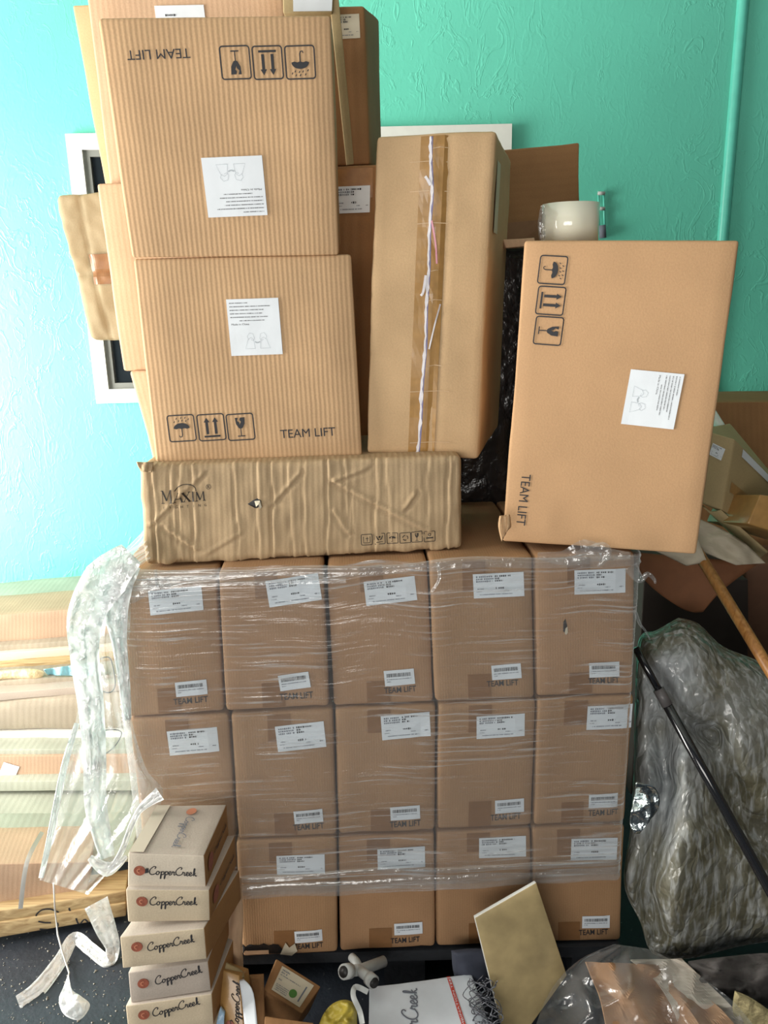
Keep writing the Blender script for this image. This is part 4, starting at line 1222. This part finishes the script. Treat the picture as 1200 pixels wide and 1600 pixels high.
def bale_extra(px, py):
    w = .075 * math.exp(-(seg_d(px, py, [(1030, 1130), (1045, 1230), (1030, 1300), (1008, 1390), (1025, 1460)]) / 17) ** 2)
    w -= .03 * math.exp(-(seg_d(px, py, [(1060, 1200), (1075, 1300), (1060, 1400)]) / 40) ** 2)
    w += .06 * math.exp(-(seg_d(px, py, [(1110, 1150), (1160, 1280), (1240, 1350)]) / 26) ** 2)
    w += .05 * math.exp(-(seg_d(px, py, [(1020, 1060), (1060, 1120), (1110, 1150)]) / 14) ** 2)
    return w


bale = blob('wrapped_bale', [(1060, 965), (1025, 985), (998, 1000), (992, 1100), (990, 1200), (985, 1290), (975, 1380), (1000, 1440), (1020, 1490), (1075, 1498), (1150, 1480), (1260, 1455), (1350, 1380), (1360, 1200), (1290, 1090), (1190, 1035), (1130, 1010), (1092, 975)],
            (lambda px, py: 1.83 - .24 * max(0, (py - 965) / 535)), .15, M['bale'], rings=42, amp=.03, nf=7., seed=2, extra=bale_extra, power=.45)
tag(bale, 'bulging grey bale of padding wrapped in clear plastic with painted sheen under the black pole', 'bale')
foil = sheet('foil_scrap', [(994, 1222), (990, 1250), (984, 1285), (992, 1303)], [(1022, 1228), (1031, 1246), (1026, 1268), (1000, 1302)], 1.50, 14, 16, plain('crinkled_silver_foil', srgb(215, 225, 225), .16, metal=1., bump=.6, bscale=50), amp=.02, crumple=.02, cf=40, thick=.001)
tag(foil, 'crinkled silver foil scrap on the edge of the plastic wrapped bale', 'foil')
q0, q1 = P(993, 1012, 1.66), P(1212, 1408, 1.44)
pole = empty('black_pole', q1, 'slim glossy black pole slanting across the plastic wrapped bale', 'pole')
gb = plain('glossy_black_tube', srgb(24, 25, 28), .15, coat=.6)
qm = q0.lerp(q1, .2)
tube('upper_tube', [q0, q0.lerp(q1, .1), qm], .0085, gb, pole, n=16); tube('lower_tube', [qm, qm.lerp(q1, .5), q1, q1 + (q1 - q0) * .1], .0115, gb, pole, n=16)
tube('joint_tape', [q0.lerp(q1, .17), q0.lerp(q1, .235)], .0128, plain('worn_grey_tape', srgb(96, 92, 92), .4), pole, n=12)
q0, q1 = P(1086, 856, 1.86), P(1240, 1108, 1.55)
q1 = q1 + (q1 - q0) * .5
wp = tube('wooden_pole', [q0, q0.lerp(q1, .5), q1], .0135, M['handle'], n=18); tag(wp, 'round varnished wooden pole slanting down from under the sideways carton', 'pole')

# ------------------------------------------------------------------ loose film hanging at the left corner
lf = sheet('hanging_film', [(228, 845), (190, 868), (150, 915), (122, 975), (124, 1060), (118, 1130), (98, 1200), (80, 1290), (62, 1375)],
           [(238, 870), (205, 900), (196, 960), (200, 1050), (206, 1125), (228, 1200), (255, 1240), (222, 1300), (138, 1398)], [1.62, 1.54, 1.52, 1.50, 1.50, 1.49, 1.48, 1.47, 1.46], 60, 110, M['loose'], fold=.010, ff=3.0, amp=.03, nf=12, seed=5)
tag(lf, 'loose clear plastic film hanging from the left corner of the wrapped pallet', 'plastic film')
def lf_strand(nm, pxs, Y, w, seed, amp=.008):
    o = strand(nm, [P(x, y, Y) for x, y in pxs], w, M['loose2'], None, seed, n=6, amp=amp); wl = o.location.copy(); o.parent = lf; o.location = wl - lf.location
lf_strand('bunched_fold', [(205, 865), (165, 905), (135, 960), (132, 1020), (142, 1100), (148, 1180), (150, 1260), (168, 1340)], 1.47, [.05, .085, .07, .055, .05, .045, .045, .03], 1, .018)
lf_strand('bunched_fold', [(196, 880), (180, 930), (186, 1000), (196, 1080), (200, 1125)], 1.5, [.06, .06, .03, .02, .012], 2, .014)
lf_strand('bunched_fold', [(120, 1130), (100, 1200), (82, 1290), (64, 1372)], 1.46, [.01, .014, .014, .01], 3, .006)
lf_strand('bunched_fold', [(250, 1240), (215, 1270), (190, 1330), (172, 1358)], 1.45, [.03, .012, .012, .01], 4, .01)
lf_strand('bunched_fold', [(140, 1340), (168, 1358), (198, 1338)], 1.45, [.012, .03, .008], 8, .01)
# scribbled marker loops seen through the film
cbk = plain('black_marker_line', srgb(60, 66, 70), .6)
for pts in ([(152, 1040), (156, 1030), (170, 1027), (176, 1040), (180, 1070), (172, 1082), (160, 1080)], [(140, 1145), (175, 1140), (190, 1145), (180, 1165), (162, 1180)]):
    o = tube('marker_line', [P(x, y, 1.535) for x, y in catmull(pts, 5)], .0012, cbk, None, n=5); wl = o.location.copy(); o.parent = lf; o.location = wl - lf.location

# ------------------------------------------------------------------ cardboard pile on the left
def slab(name, label, cat, yt, yb, Y, depth, mat, xr=(215, 215), m=.12, group='flattened cardboard in the left pile', r=.003, amp=.003, seed=0, cell=.03, xl=-70, uvrot=False):
    return Box(name, label, cat, ((xl, yt[0]), (xr[0], yt[1]), (xr[1], yb[1]), (xl, yb[0])), Y, depth, mat, m, group, r=r, cell=cell, amp=amp, seed=seed, part='board_body', uvrot=uvrot)


G = 'timber beams on the floor'
for k, (a, b, lab, Yq, mk) in enumerate((((1434, 1392), (1452, 1410), 'pine timber lying on top of its twin beneath the cardboard pile', 1.985, 'upper'), ((1453, 1411), (1477, 1432), 'pine timber on the dark floor under the cardboard pile', 1.98, 'lower'))):
    tl = slab('timber_beam', lab, 'timber', a, b, Yq, .09, M['wood'], (197, 197), .22, G, r=.004, amp=.001, seed=80 + k, cell=.05)
    d = Decal(tl, 'marker_scrawl', [M['ink']], off=.002)
    up = [[(92, 1425), (80, 1420), (66, 1421), (57, 1429), (60, 1436)], [(108, 1418), (111, 1426), (115, 1433)], [(152, 1418), (150, 1426)]]
    low = [[(60, 1439), (70, 1441), (80, 1441)], [(62, 1451), (80, 1452), (90, 1447), (90, 1441)], [(119, 1434), (124, 1444), (133, 1436), (145, 1448), (149, 1428)]]
    for pts in (up if mk == 'upper' else low):
        d.stroke((0, 0, 0, 0, 0), [tl.uv(x, y) for x, y in catmull(pts)], .0045)
    d.done()
slab('flat_carton', 'pinkish flattened carton lying on the timber beams, its end taped', 'cardboard', (1352, 1347), (1436, 1396), 2.0, .16, M['piletan'], (140, 136), .2, seed=81, amp=.004)
s2 = slab('flat_carton', 'grey green flattened carton second from the bottom of the left pile', 'cardboard', (1342, 1338), (1352, 1346), 2.02, .20, M['grey'], (205, 205), .16, seed=82)
slab('flat_carton', 'thin pinkish board edge across the grey green pile sheets', 'cardboard', (1298, 1296), (1306, 1304), 2.10, .03, M['pink'], (150, 150), .05, seed=83, amp=.002)
slab('flat_carton', 'wide grey green sheet in the middle of the left pile', 'cardboard', (1288, 1286), (1298, 1296), 2.14, .32, M['grey'], (215, 215), .05, seed=84, amp=.003)
s5 = slab('flat_carton', 'tan carton side with a small white label in the left pile', 'cardboard', (1182, 1180), (1222, 1218), 2.30, .22, M['piletan'], (215, 215), .03, seed=85)
fr = s5.frame(14, 1205, 26, 24, -20); d = Decal(s5, 'paper_label', [M['paper']], off=.002); d.rect(fr, -fr[2] / 2, -fr[3] / 2, fr[2] / 2, fr[3] / 2, 0, 0, 2, 2); d.done()
slab('flat_carton', 'grey green board under the tan carton with a small label', 'cardboard', (1222, 1219), (1238, 1235), 2.26, .3, M['grey'], (215, 215), .03, seed=96)
slab('flat_carton', 'grey green board under the bright white bar', 'cardboard', (1172, 1170), (1182, 1180), 2.31, .25, M['grey'], (215, 215), .03, seed=86)
s6 = slab('white_bar', 'bright white flat bar lying across the left cardboard pile', 'bar', (1145, 1144), (1160, 1159), 2.37, .05, M['white'], (215, 215), .02, None, seed=87, amp=.001)
slab('flat_carton', 'rounded drab carton above the white bar in the left pile', 'cardboard', (1100, 1082), (1146, 1144), 2.42, .16, M['drab'], (215, 215), .06, r=.035, seed=88, amp=.004)
slab('flat_carton', 'pale grey board on the rounded drab carton', 'cardboard', (1088, 1066), (1100, 1078), 2.48, .2, M['tile'][2], (215, 215), .1, seed=89)
slab('flat_carton', 'drab crumpled board edge below the blue plastic scrap', 'cardboard', (1068, 1052), (1083, 1066), 2.53, .16, M['drab'], (215, 215), .1, seed=90, amp=.008)
slab('wood_strip', 'golden wood strip across the upper left pile', 'wood strip', (1046, 1022), (1058, 1034), 2.66, .05, M['wood'], (215, 215), .12, None, seed=91, amp=.001)
slab('flat_carton', 'pale pinkish board above the golden wood strip', 'cardboard', (1026, 1005), (1044, 1022), 2.70, .12, M['tile'][0], (215, 215), .12, seed=92)
slab('flat_carton', 'thin grey board below the tan carton atop the left pile', 'cardboard', (1014, 994), (1026, 1004), 2.72, .16, M['drab'], (215, 215), .12, seed=93)
s9 = slab('flat_carton', 'tan carton topping the left pile below the grey green ledge', 'cardboard', (966, 944), (1013, 993), 2.76, .2, M['piletan'], (215, 215), .12, seed=94)
slab('foam_ledge', 'grey green sheet lying against the wall over the left pile', 'board', (950, 925), (964, 942), 2.98, .26, M['grey'], (215, 215), .1, None, seed=95)
# core of the pile behind the visible edges
wbox('pile_core', (-1.75, 2.45, 0), (-.65, 3.0, .30), M['drab'])
tag(bpy.data.objects['pile_core'], 'inner stack of drab flattened cartons that the left pile rests on', 'cardboard')
# strap over the lower sheets
st = strand('plastic_strap', [P(66, 1300, 1.86), P(42, 1348, 1.745), P(32, 1420, 1.735)], .011, M['pvc'], None, 2, n=2, amp=.001)
tag(st, 'pale grey strap running down over the lower left cardboard sheets', 'strap')
bs = sheet('blue_plastic_scrap', [(68, 1046), (72, 1052), (76, 1055)], [(150, 1034), (150, 1046), (150, 1056)], 2.42, 16, 6, plain('pale_blue_plastic', srgb(150, 215, 235), .25, coat=.4, bump=.4), fold=.012, ff=3, amp=.03, crumple=.02, thick=.002)
tag(bs, 'crumpled pale blue plastic scrap on the left pile', 'plastic scrap')
ps = blob('paper_scrap', [(-40, 1052), (20, 1046), (50, 1045), (68, 1050), (60, 1060), (20, 1060), (-40, 1066)], 2.42, .02, plain('yellowish_crumpled_paper', srgb(214, 196, 156), .7, bump=.5), amp=.01, nf=20)
tag(ps, 'long yellowish crumpled paper roll beside the blue scrap', 'paper')

# ------------------------------------------------------------------ tile boxes
TQ = [((200, 1333), (319, 1337), (322, 1388), (199, 1386)),
      ((196, 1390), (327, 1391), (328, 1439), (200, 1441)),
      ((187, 1464), (319, 1450), (323, 1499), (191, 1514)),
      ((200, 1520), (325, 1503), (330, 1548), (204, 1568)),
      ((196, 1572), (331, 1553), (334, 1602), (201, 1622))]
TL_ = ['topmost of the tile box stack, white flap strip on its lid', 'second from top of the tile box stack, squarely closed', 'third from top of the tile box stack, pushed out askew',
       'greyer box fourth from top of the tile box stack', 'fifth from top of its stack, cut by the frame bottom']
ty = [1.35, 1.34, 1.325, 1.34, 1.335]
tms = [M['tile'][0], M['tile'][1], M['tile'][1], M['tile'][2], M['tile'][1]]
for k in range(5):
    qd = TQ[k]; Y0 = ty[k]
    cs = [P(*p, Y0, .03) for p in qd]
    zt = (cs[0].z + cs[1].z) / 2
    if k == 0: bk = [PZ(245, 1259, cs[0].z), PZ(354, 1257, cs[1].z)]
    else:
        dv = Vector((.022 + [0, 0, .02, -.01, 0][k], .165, 0)); bk = [cs[0] + dv, cs[1] + dv]
    down0, down1 = cs[3] - cs[0], cs[2] - cs[1]
    bkk = [bk[0], bk[1], bk[1] + Vector((0, 0, down1.z)), bk[0] + Vector((0, 0, down0.z))]
    for v in (1, 0): pass
    bx = Box('tile_box', 'pale Copper Creek box, ' + TL_[k], 'box', None, 0, .17, tms[k], 0, 'Copper Creek tile boxes in a stack', r=.003, cell=.02, amp=.0012, seed=100 + k, back=bkk, corners=cs,
             mats=[M['tile_side'], M['tile'][2]], facemat={3: 1, 5: 2})
    d = Decal(bx, 'printed_logo', [M['copper'], M['ink'], M['copper2']], off=.0014)
    cyy = (qd[0][1] + qd[1][1] + qd[2][1] + qd[3][1]) / 4
    c0 = [(218, 1360), (222, 1408), (214, 1479), (224, 1536), (225, 1585)][k]; c1 = [(270, 1364), (271, 1410), (267, 1475), (279, 1525), (275, 1575)][k]
    tilt = [-1, 0, 6, 8, 8][k]
    fr = bx.frame(c0[0], c0[1], 18, 18, 0); d.disc(fr, 0, 0, fr[2] / 2, 0); d.stroke(fr, [(fr[2] * .2 * math.cos(a * .6), fr[2] * .2 * math.sin(a * .6)) for a in range(2, 9)], fr[2] * .09, 2, .0006)
    fr = bx.frame(c1[0], c1[1], 76, 26, tilt); d.script(fr, 0, 0, fr[2], 1, thick=.24)
    if k == 0:
        fr = bx.frame(229, 1360, 6, 10, 0); d.poly(fr, [(-.003, -.006), (.004, -.004), (.004, .006), (-.002, .005)], 1, .0005)
    d.done()
    if k == 0:
        # lid: pale strip, and the seal and script printed lengthways
        def lid(a, b, off=.0014): 
            return bx.TL * (1 - a) * (1 - b) + bx.TR * a * (1 - b) + bx.back[1] * a * b + bx.back[0] * (1 - a) * b + Vector((0, 0, off))
        class LidFace:
            root = bx.root
            def front(s, x, z, off): return lid(x, z, off + .0012)
        d = Decal(LidFace(), 'lid_print', [M['copper2'], M['ink2'], M['tile'][0]], off=.0012)
        d.rect((0, 0, 0, 0, 0), .01, .01, .2, .99, 2, 0, 2, 2)
        d.disc((0, 0, 0, 0, 0), .55, .84, .07, 0, .0004)
        f2 = (.56, .42, 1, 1, math.radians(-90)); d.script(f2, 0, 0, .62, 1, .0004, thick=.2)
        d.done()
    # copper seal and print on the brown long side
    if k < 2:
        q = lambda a, c: (bx.BR * (1 - a) + bx.back[2] * a) * (1 - c) + (bx.TR * (1 - a) + bx.back[1] * a) * c
        class SideFace:
            root = bx.root
            def front(s, x, z, off): return q(x, z) + Vector((off + .001, 0, 0))
        d = Decal(SideFace(), 'side_print', [M['copper'], M['ink']], off=.001)
        d.poly((0, 0, 0, 0, 0), [(.2 + .1 * math.cos(a), .5 + .25 * math.sin(a)) for a in [i * .5 for i in range(12)]], 0)
        d.script((.62, .5, 1, 1, 0), 0, 0, .55, 1, thick=.3); d.done()
for k in range(2):
    c0 = P(203, 1626, 1.335, .03); c1 = P(335, 1606, 1.335, .03); zb = .001 + .0775 * (1 - k)
    z1 = zb + .075
    cs = [Vector((c0.x, c0.y, z1)), Vector((c1.x, c1.y, z1)), Vector((c1.x, c1.y, zb)), Vector((c0.x, c0.y, zb))]
    dv = Vector((.02, .165, 0))
    Box('tile_box', ['second lowest Copper Creek box of the stack, below the frame', 'lowest Copper Creek box resting on the floor under the stack'][k], 'box', None, 0, .17, M['tile'][1], 0, 'Copper Creek tile boxes in a stack', r=.003, cell=.05, amp=.001, seed=110 + k, corners=cs, back=[c + dv for c in cs],
        mats=[M['tile_side']], facemat={3: 1})

# torn cardboard standing beside the stack
tcb = sheet('torn_cardboard', [(352, 1376), (342, 1420), (336, 1450), (345, 1500), (342, 1520)], [(376, 1372), (380, 1430), (378, 1480), (380, 1510), (376, 1560)], [1.48, 1.48, 1.47, 1.46, 1.45], 10, 24, M['pink'], fold=.006, ff=2., amp=.012, thick=.004)
tag(tcb, 'torn strip of brown cardboard upright between tile boxes and pallet', 'cardboard')

# ------------------------------------------------------------------ litter in front of the pallet
# opened tile box with a white liner
ot = Box('open_tile_box', 'opened orange brown tile box with white sheet inside, by the stack', 'box', ((341, 1513), (374, 1524), (386, 1660), (348, 1660)), (1.40, 1.39, 1.30, 1.31), .05, M['tape2'], 0, r=.003, cell=.02, amp=.002, seed=120)
d = Decal(ot, 'printed_logo', [M['copper'], M['ink']], off=.0016)
fr = ot.frame(371, 1570, 20, 80, 82); d.script(fr, 0, 0, fr[3] * .95, 1, thick=.22); fr = ot.frame(360, 1604, 16, 16); d.disc(fr, 0, 0, fr[2] * .5, 0); d.done()
sheet('box_lining', [(374, 1532), (378, 1560), (384, 1620)], [(381, 1530), (396, 1552), (404, 1620)], [1.385, 1.36, 1.3], 6, 10, M['paper'], amp=.004, parent=ot.root, thick=.002)
sheet('box_flap', [(350, 1502), (346, 1512), (344, 1518)], [(374, 1514), (380, 1520), (382, 1528)], [1.42, 1.41, 1.40], 6, 5, M['olive'], amp=.006, parent=ot.root, thick=.003)
sheet('inner_flap', [(380, 1524), (396, 1560), (400, 1610)], [(412, 1522), (413, 1560), (414, 1610)], [1.43, 1.42, 1.38], 5, 8, M['back'], amp=.004, parent=ot.root, thick=.003)
# small fitting carton with round green sticker
sb = Box('fitting_carton', 'small tilted brown box with green dot on its label', 'box', ((432, 1498), (502, 1541), (472, 1584), (412, 1546)), (1.50, 1.46, 1.40, 1.43), .11, M['back'], 0, r=.003, cell=.02, amp=.001, seed=121)
d = Decal(sb, 'product_label', [M['paper_old'], M['ink2'], plain('green_dot_sticker', srgb(70, 122, 46), .5)], off=.0016)
fr = sb.frame(455, 1541, 56, 44, -34); w, h = sb.W * .72, sb.H * .78
fr = (sb.W * .52, sb.H * .5, w, h, 0)
d.rect(fr, -w / 2, -h / 2, w / 2, h / 2, 0, 0, 3, 3)
rnd = random.Random(3)
dashes(d, fr, -.44 * w, -.2 * w, .38 * h, .05 * h, 1, .0006, rnd); dashes(d, fr, -.44 * w, -.24 * w, .28 * h, .05 * h, 1, .0006, rnd); dashes(d, fr, -.44 * w, .2 * w, .18 * h, .03 * h, 1, .0006, rnd)
for i in range(4): dashes(d, fr, -.44 * w, -.02 * w, (-.2 - .07 * i) * h, .03 * h, 1, .0006, rnd)
dashes(d, fr, -.44 * w, -.34 * w, 0, .04 * h, 1, .0006, rnd); d.rect(fr, .34 * w, -.36 * h, .38 * w, .3 * h, 1, .0006); d.disc(fr, .12 * w, -.2 * h, .12 * w, 2, .0006)
d.done()
cs2 = Box('cardboard_offcut', 'low brown carton edge below the box with the green dot', 'cardboard', ((414, 1588), (490, 1598), (490, 1680), (410, 1680)), (1.33, 1.33, 1.25, 1.25), .03, M['back'], 0, r=.002, cell=.03, amp=.002, seed=122)
# pvc fitting: a branching wye
wy = empty('pipe_fitting', P(570, 1530, 1.50), 'pale grey plastic pipe wye fitting lying before the dark pallet', 'pipe fitting')
q = lambda x, y, Y=1.50: P(x, y, Y)
tube('main_run', [q(538, 1518, 1.46), q(565, 1515, 1.50), q(600, 1502, 1.54)], .0125, M['pvc'], wy, n=16); tube('branch', [q(560, 1515, 1.49), q(572, 1524, 1.46), q(582, 1534, 1.44)], .0115, M['pvc'], wy, n=16)
tube('branch', [q(562, 1514, 1.50), q(556, 1502, 1.53), q(550, 1496, 1.55)], .010, M['pvc'], wy, n=16)
tube('socket', [q(537, 1518.5, 1.458), q(547, 1517, 1.472)], .0165, M['pvc'], wy, n=18); tube('socket', [q(576, 1528, 1.452), q(584, 1535, 1.438)], .015, M['pvc'], wy, n=18)
tube('socket_hollow', [q(536, 1518.7, 1.456), q(540, 1518, 1.462)], .012, M['dark'], wy, n=18); tube('socket_hollow', [q(583, 1534.5, 1.44), q(585, 1536, 1.435)], .011, M['dark'], wy, n=18)
yb = blob('yellow_bag', [(495, 1610), (505, 1585), (520, 1568), (540, 1562), (556, 1572), (558, 1600), (560, 1640), (490, 1640)], 1.38, .05, plain('yellow_plastic_bag', srgb(170, 152, 60), .45, bump=.6, bscale=30), amp=.05, nf=26, seed=4)
tag(yb, 'crumpled yellow bag low between the small box and white tile box', 'bag')
ws_ = strand('white_strap', [P(575, 1550, 1.39), P(556, 1542, 1.39), P(552, 1556, 1.37), P(562, 1580, 1.35), P(566, 1600, 1.33)], .011, M['pvc'], None, 6, n=2, amp=.002)
tag(ws_, 'folded off white strap beside the yellow bag', 'strap')
# white tile box
wt = Box('white_tile_box', 'dusty white Copper Creek box with red stripe lying face up in front', 'box', ((577, 1541), (737, 1521), (790, 1672), (574, 1690)), (1.48, 1.50, 1.27, 1.25), .08, plain('dusty_white_board', srgb(214, 220, 228), .5, noise_amt=.08, scale=14), 0, r=.004, cell=.02, amp=.002, seed=123)
d = Decal(wt, 'printed_logo', [M['ink2']], off=.0016); fr = wt.frame(646, 1600, 24, 120, 84); d.script(fr, 0, 0, fr[3] * .98, 0, thick=.2); d.done()
d = Decal(wt, 'red_stripe', [plain('red_print', srgb(196, 72, 60), .5), M['paper']], off=.0016)
a_, b_ = wt.uv(700, 1524), wt.uv(732, 1625); ang = math.degrees(math.atan2(a_[1] - b_[1], a_[0] - b_[0]))
fr = ((a_[0] + b_[0]) / 2, (a_[1] + b_[1]) / 2, 0, 0, math.radians(ang)); Ls = math.dist(a_, b_)
d.rect(fr, -Ls / 2, -.0045, Ls / 2, .0045, 0, 0, 8, 1); d.text(fr, 'COMBINATION TEE', -.02 * Ls, 0, Ls * .9, .0045, 1, .0006); d.done()
# leaning tan tile
lt = Box('leaning_tile', 'dusty tan tile on its corner, leaning on the pallet cartons', 'tile', ((742, 1434), (838, 1379), (886, 1524), (795, 1650)), (1.475, 1.50, 1.47, 1.40), .012, plain('dusty_tan_tile', srgb(176, 156, 114), .35, noise_amt=.28, scale=12), 0, r=.002, cell=.02, amp=.0, seed=124, part='tile_slab',
         mats=[M['white']], facemat={2: 1, 5: 1})
# wire mesh tangle
tg = empty('wire_tangle', P(735, 1570, 1.42), 'tangled grey wire bundle between white box and tan tile', 'wire')
rnd = random.Random(8); gm = plain('grey_wire', srgb(120, 122, 130), .4)
for k in range(16):
    cx0 = rnd.uniform(735, 762); pts = [(cx0 + 16 * math.sin(i * 1.4 + k) + i * 2, 1530 + i * 12 + rnd.uniform(-6, 6)) for i in range(9)]
    tube('wire_loop', [P(x, y, 1.43 + rnd.uniform(-.015, .015) - (y - 1530) * .0008) for x, y in catmull(pts, 5)], .0011, gm, tg, n=5)
dc = plain('dark_blue_cloth', srgb(60, 64, 78), .8, bump=.5, bscale=20)
o = blob('dark_cloth', [(705, 1485), (745, 1482), (790, 1490), (800, 1530), (790, 1570), (745, 1560), (712, 1530)], 1.52, .03, dc, amp=.02, nf=12, seed=9); tag(o, 'dark blue grey rag behind the wire tangle', 'rag')
# paper sack in clear plastic at lower right
pk = plain('brown_kraft_paper', srgb(172, 130, 94), .6, noise_amt=.16, scale=10, bump=.3, bscale=16)
sk = sheet('paper_sack', [(915, 1503), (925, 1530), (940, 1570), (960, 1680)], [(1030, 1508), (1080, 1545), (1130, 1580), (1210, 1680)], [1.46, 1.42, 1.37, 1.27], 46, 40, pk, fold=.012, ff=2.2, amp=.05, nf=12, crumple=.03, cf=16, seed=11, thick=.003, smooth=False)
tag(sk, 'crumpled brown kraft paper sack lying in clear plastic at the lower right', 'paper sack')
cb = sheet('clear_bag', [(960, 1475), (905, 1500), (862, 1545), (835, 1610), (820, 1690)], [(1010, 1482), (1050, 1500), (1100, 1530), (1160, 1580), (1240, 1690)], [1.50, 1.44, 1.39, 1.33, 1.24], 50, 44, M['clearbag'], fold=.012, ff=3, amp=.05, nf=14, crumple=.02, cf=18, seed=13)
tag(cb, 'clear plastic bag loosely wrapped round the brown paper sack', 'plastic bag')
wh = sheet('white_paper', [(985, 1500), (1030, 1540), (1060, 1600), (1080, 1680)], [(1065, 1498), (1110, 1540), (1160, 1590), (1240, 1680)], [1.475, 1.42, 1.37, 1.28], 26, 28, plain('pale_crumpled_paper', srgb(196, 184, 170), .5, bump=.3, bscale=16), amp=.03, nf=12, crumple=.03, cf=18, seed=17, thick=.002, smooth=False)
tag(wh, 'pale crumpled paper overlapping the brown sack toward the right', 'paper')
rg = blob('grey_rag', [(1075, 1502), (1120, 1496), (1220, 1490), (1270, 1520), (1270, 1580), (1210, 1575), (1150, 1562), (1095, 1555), (1078, 1530)], 1.47, .05, plain('dark_grey_rag', srgb(76, 72, 70), .8, bump=.6, bscale=24, noise_amt=.25, scale=20), amp=.07, nf=20, seed=14)
tag(rg, 'dark grey crumpled rag below the plastic wrapped bale', 'rag')
cf_ = blob('foam_chunk', [(1148, 1548), (1175, 1560), (1215, 1590), (1260, 1640), (1200, 1640), (1160, 1610), (1145, 1580)], 1.38, .03, plain('yellowish_foam', srgb(176, 162, 120), .9, bump=.9, bscale=70), amp=.02, nf=20, seed=15)
tag(cf_, 'yellowish rough foam chunk at the lower right corner', 'foam')
bp_ = sheet('blue_bag_scrap', [(345, 1572), (338, 1600), (330, 1660)], [(352, 1580), (350, 1600), (352, 1660)], [1.36, 1.33, 1.28], 6, 8, plain('pale_blue_film', srgb(160, 190, 215), .25, bump=.3), amp=.02, crumple=.01, thick=.001)
tag(bp_, 'pale blue plastic scrap at the foot of the opened tile box', 'plastic scrap')
cc = Box('cardboard_corner', 'tan cardboard corner on the floor at the lower left frame corner', 'cardboard', ((-60, 1588), (31, 1574), (36, 1650), (-60, 1670)), (1.55, 1.56, 1.48, 1.47), .01, M['pink'], 0, r=.002, cell=.03, amp=.001, seed=125)

# film ribbon, cord and floor crumbs
def fz(x, y, z=.012): return PZ(x, y, z)
rb_ = strand('film_ribbon', [fz(150, 1410, .16), fz(165, 1450, .09), fz(176, 1480, .03), fz(168, 1502, .01), fz(140, 1482, .02), fz(116, 1466, .02), fz(95, 1500, .015), fz(60, 1545, .01), fz(28, 1566, .01)],
             [.06, .05, .035, .03, .03, .03, .035, .04, .03], M['loose2'], None, 21, n=6, amp=.008)
tag(rb_, 'twisted ribbon of clear film trailing across the dark floor', 'plastic film')
cr_ = tube('white_string', [fz(84, 1380, .22), fz(86, 1420, .14), fz(90, 1460, .06), fz(98, 1490, .02), fz(108, 1520, .01)] + [fz(104, 1535, .02)], .0022, M['pvc'], n=6)
tag(cr_, 'thin white cord hanging from the cardboard pile to the floor', 'cord')
wd2 = blob('film_wad', [(107, 1522), (100, 1540), (92, 1562), (100, 1585), (122, 1594), (136, 1582), (140, 1568), (126, 1556), (112, 1545)], lambda x, y: 1.50, .025, M['loose2'], amp=.03, nf=30, seed=22)
tag(wd2, 'knotted wad of film and dirt on the floor at the cord end', 'plastic film')
rnd = random.Random(77); cverts, cfaces = [], []
for k in range(230):
    x, y = rnd.uniform(-20, 200), rnd.uniform(1452, 1620)
    p = PZ(x, y, .002); r = rnd.uniform(.001, .0035) * (1.6 if rnd.random() < .08 else 1)
    b = len(cverts)
    for i in range(3): a = i * 2.1 + rnd.random(); cverts.append((p.x + r * math.cos(a), p.y + r * math.sin(a), .0006))
    cverts.append((p.x, p.y, .0006 + r * .8)); cfaces += [(b, b + 1, b + 3), (b + 1, b + 2, b + 3), (b + 2, b, b + 3), (b + 2, b + 1, b)]
o = mesh('floor_crumbs', cverts, cfaces, plain('pale_crumbs', srgb(150, 148, 140), .8, noise_amt=.4, scale=30)); tag(o, 'pale dust crumbs scattered over the dark floor', 'crumbs', kind='stuff')
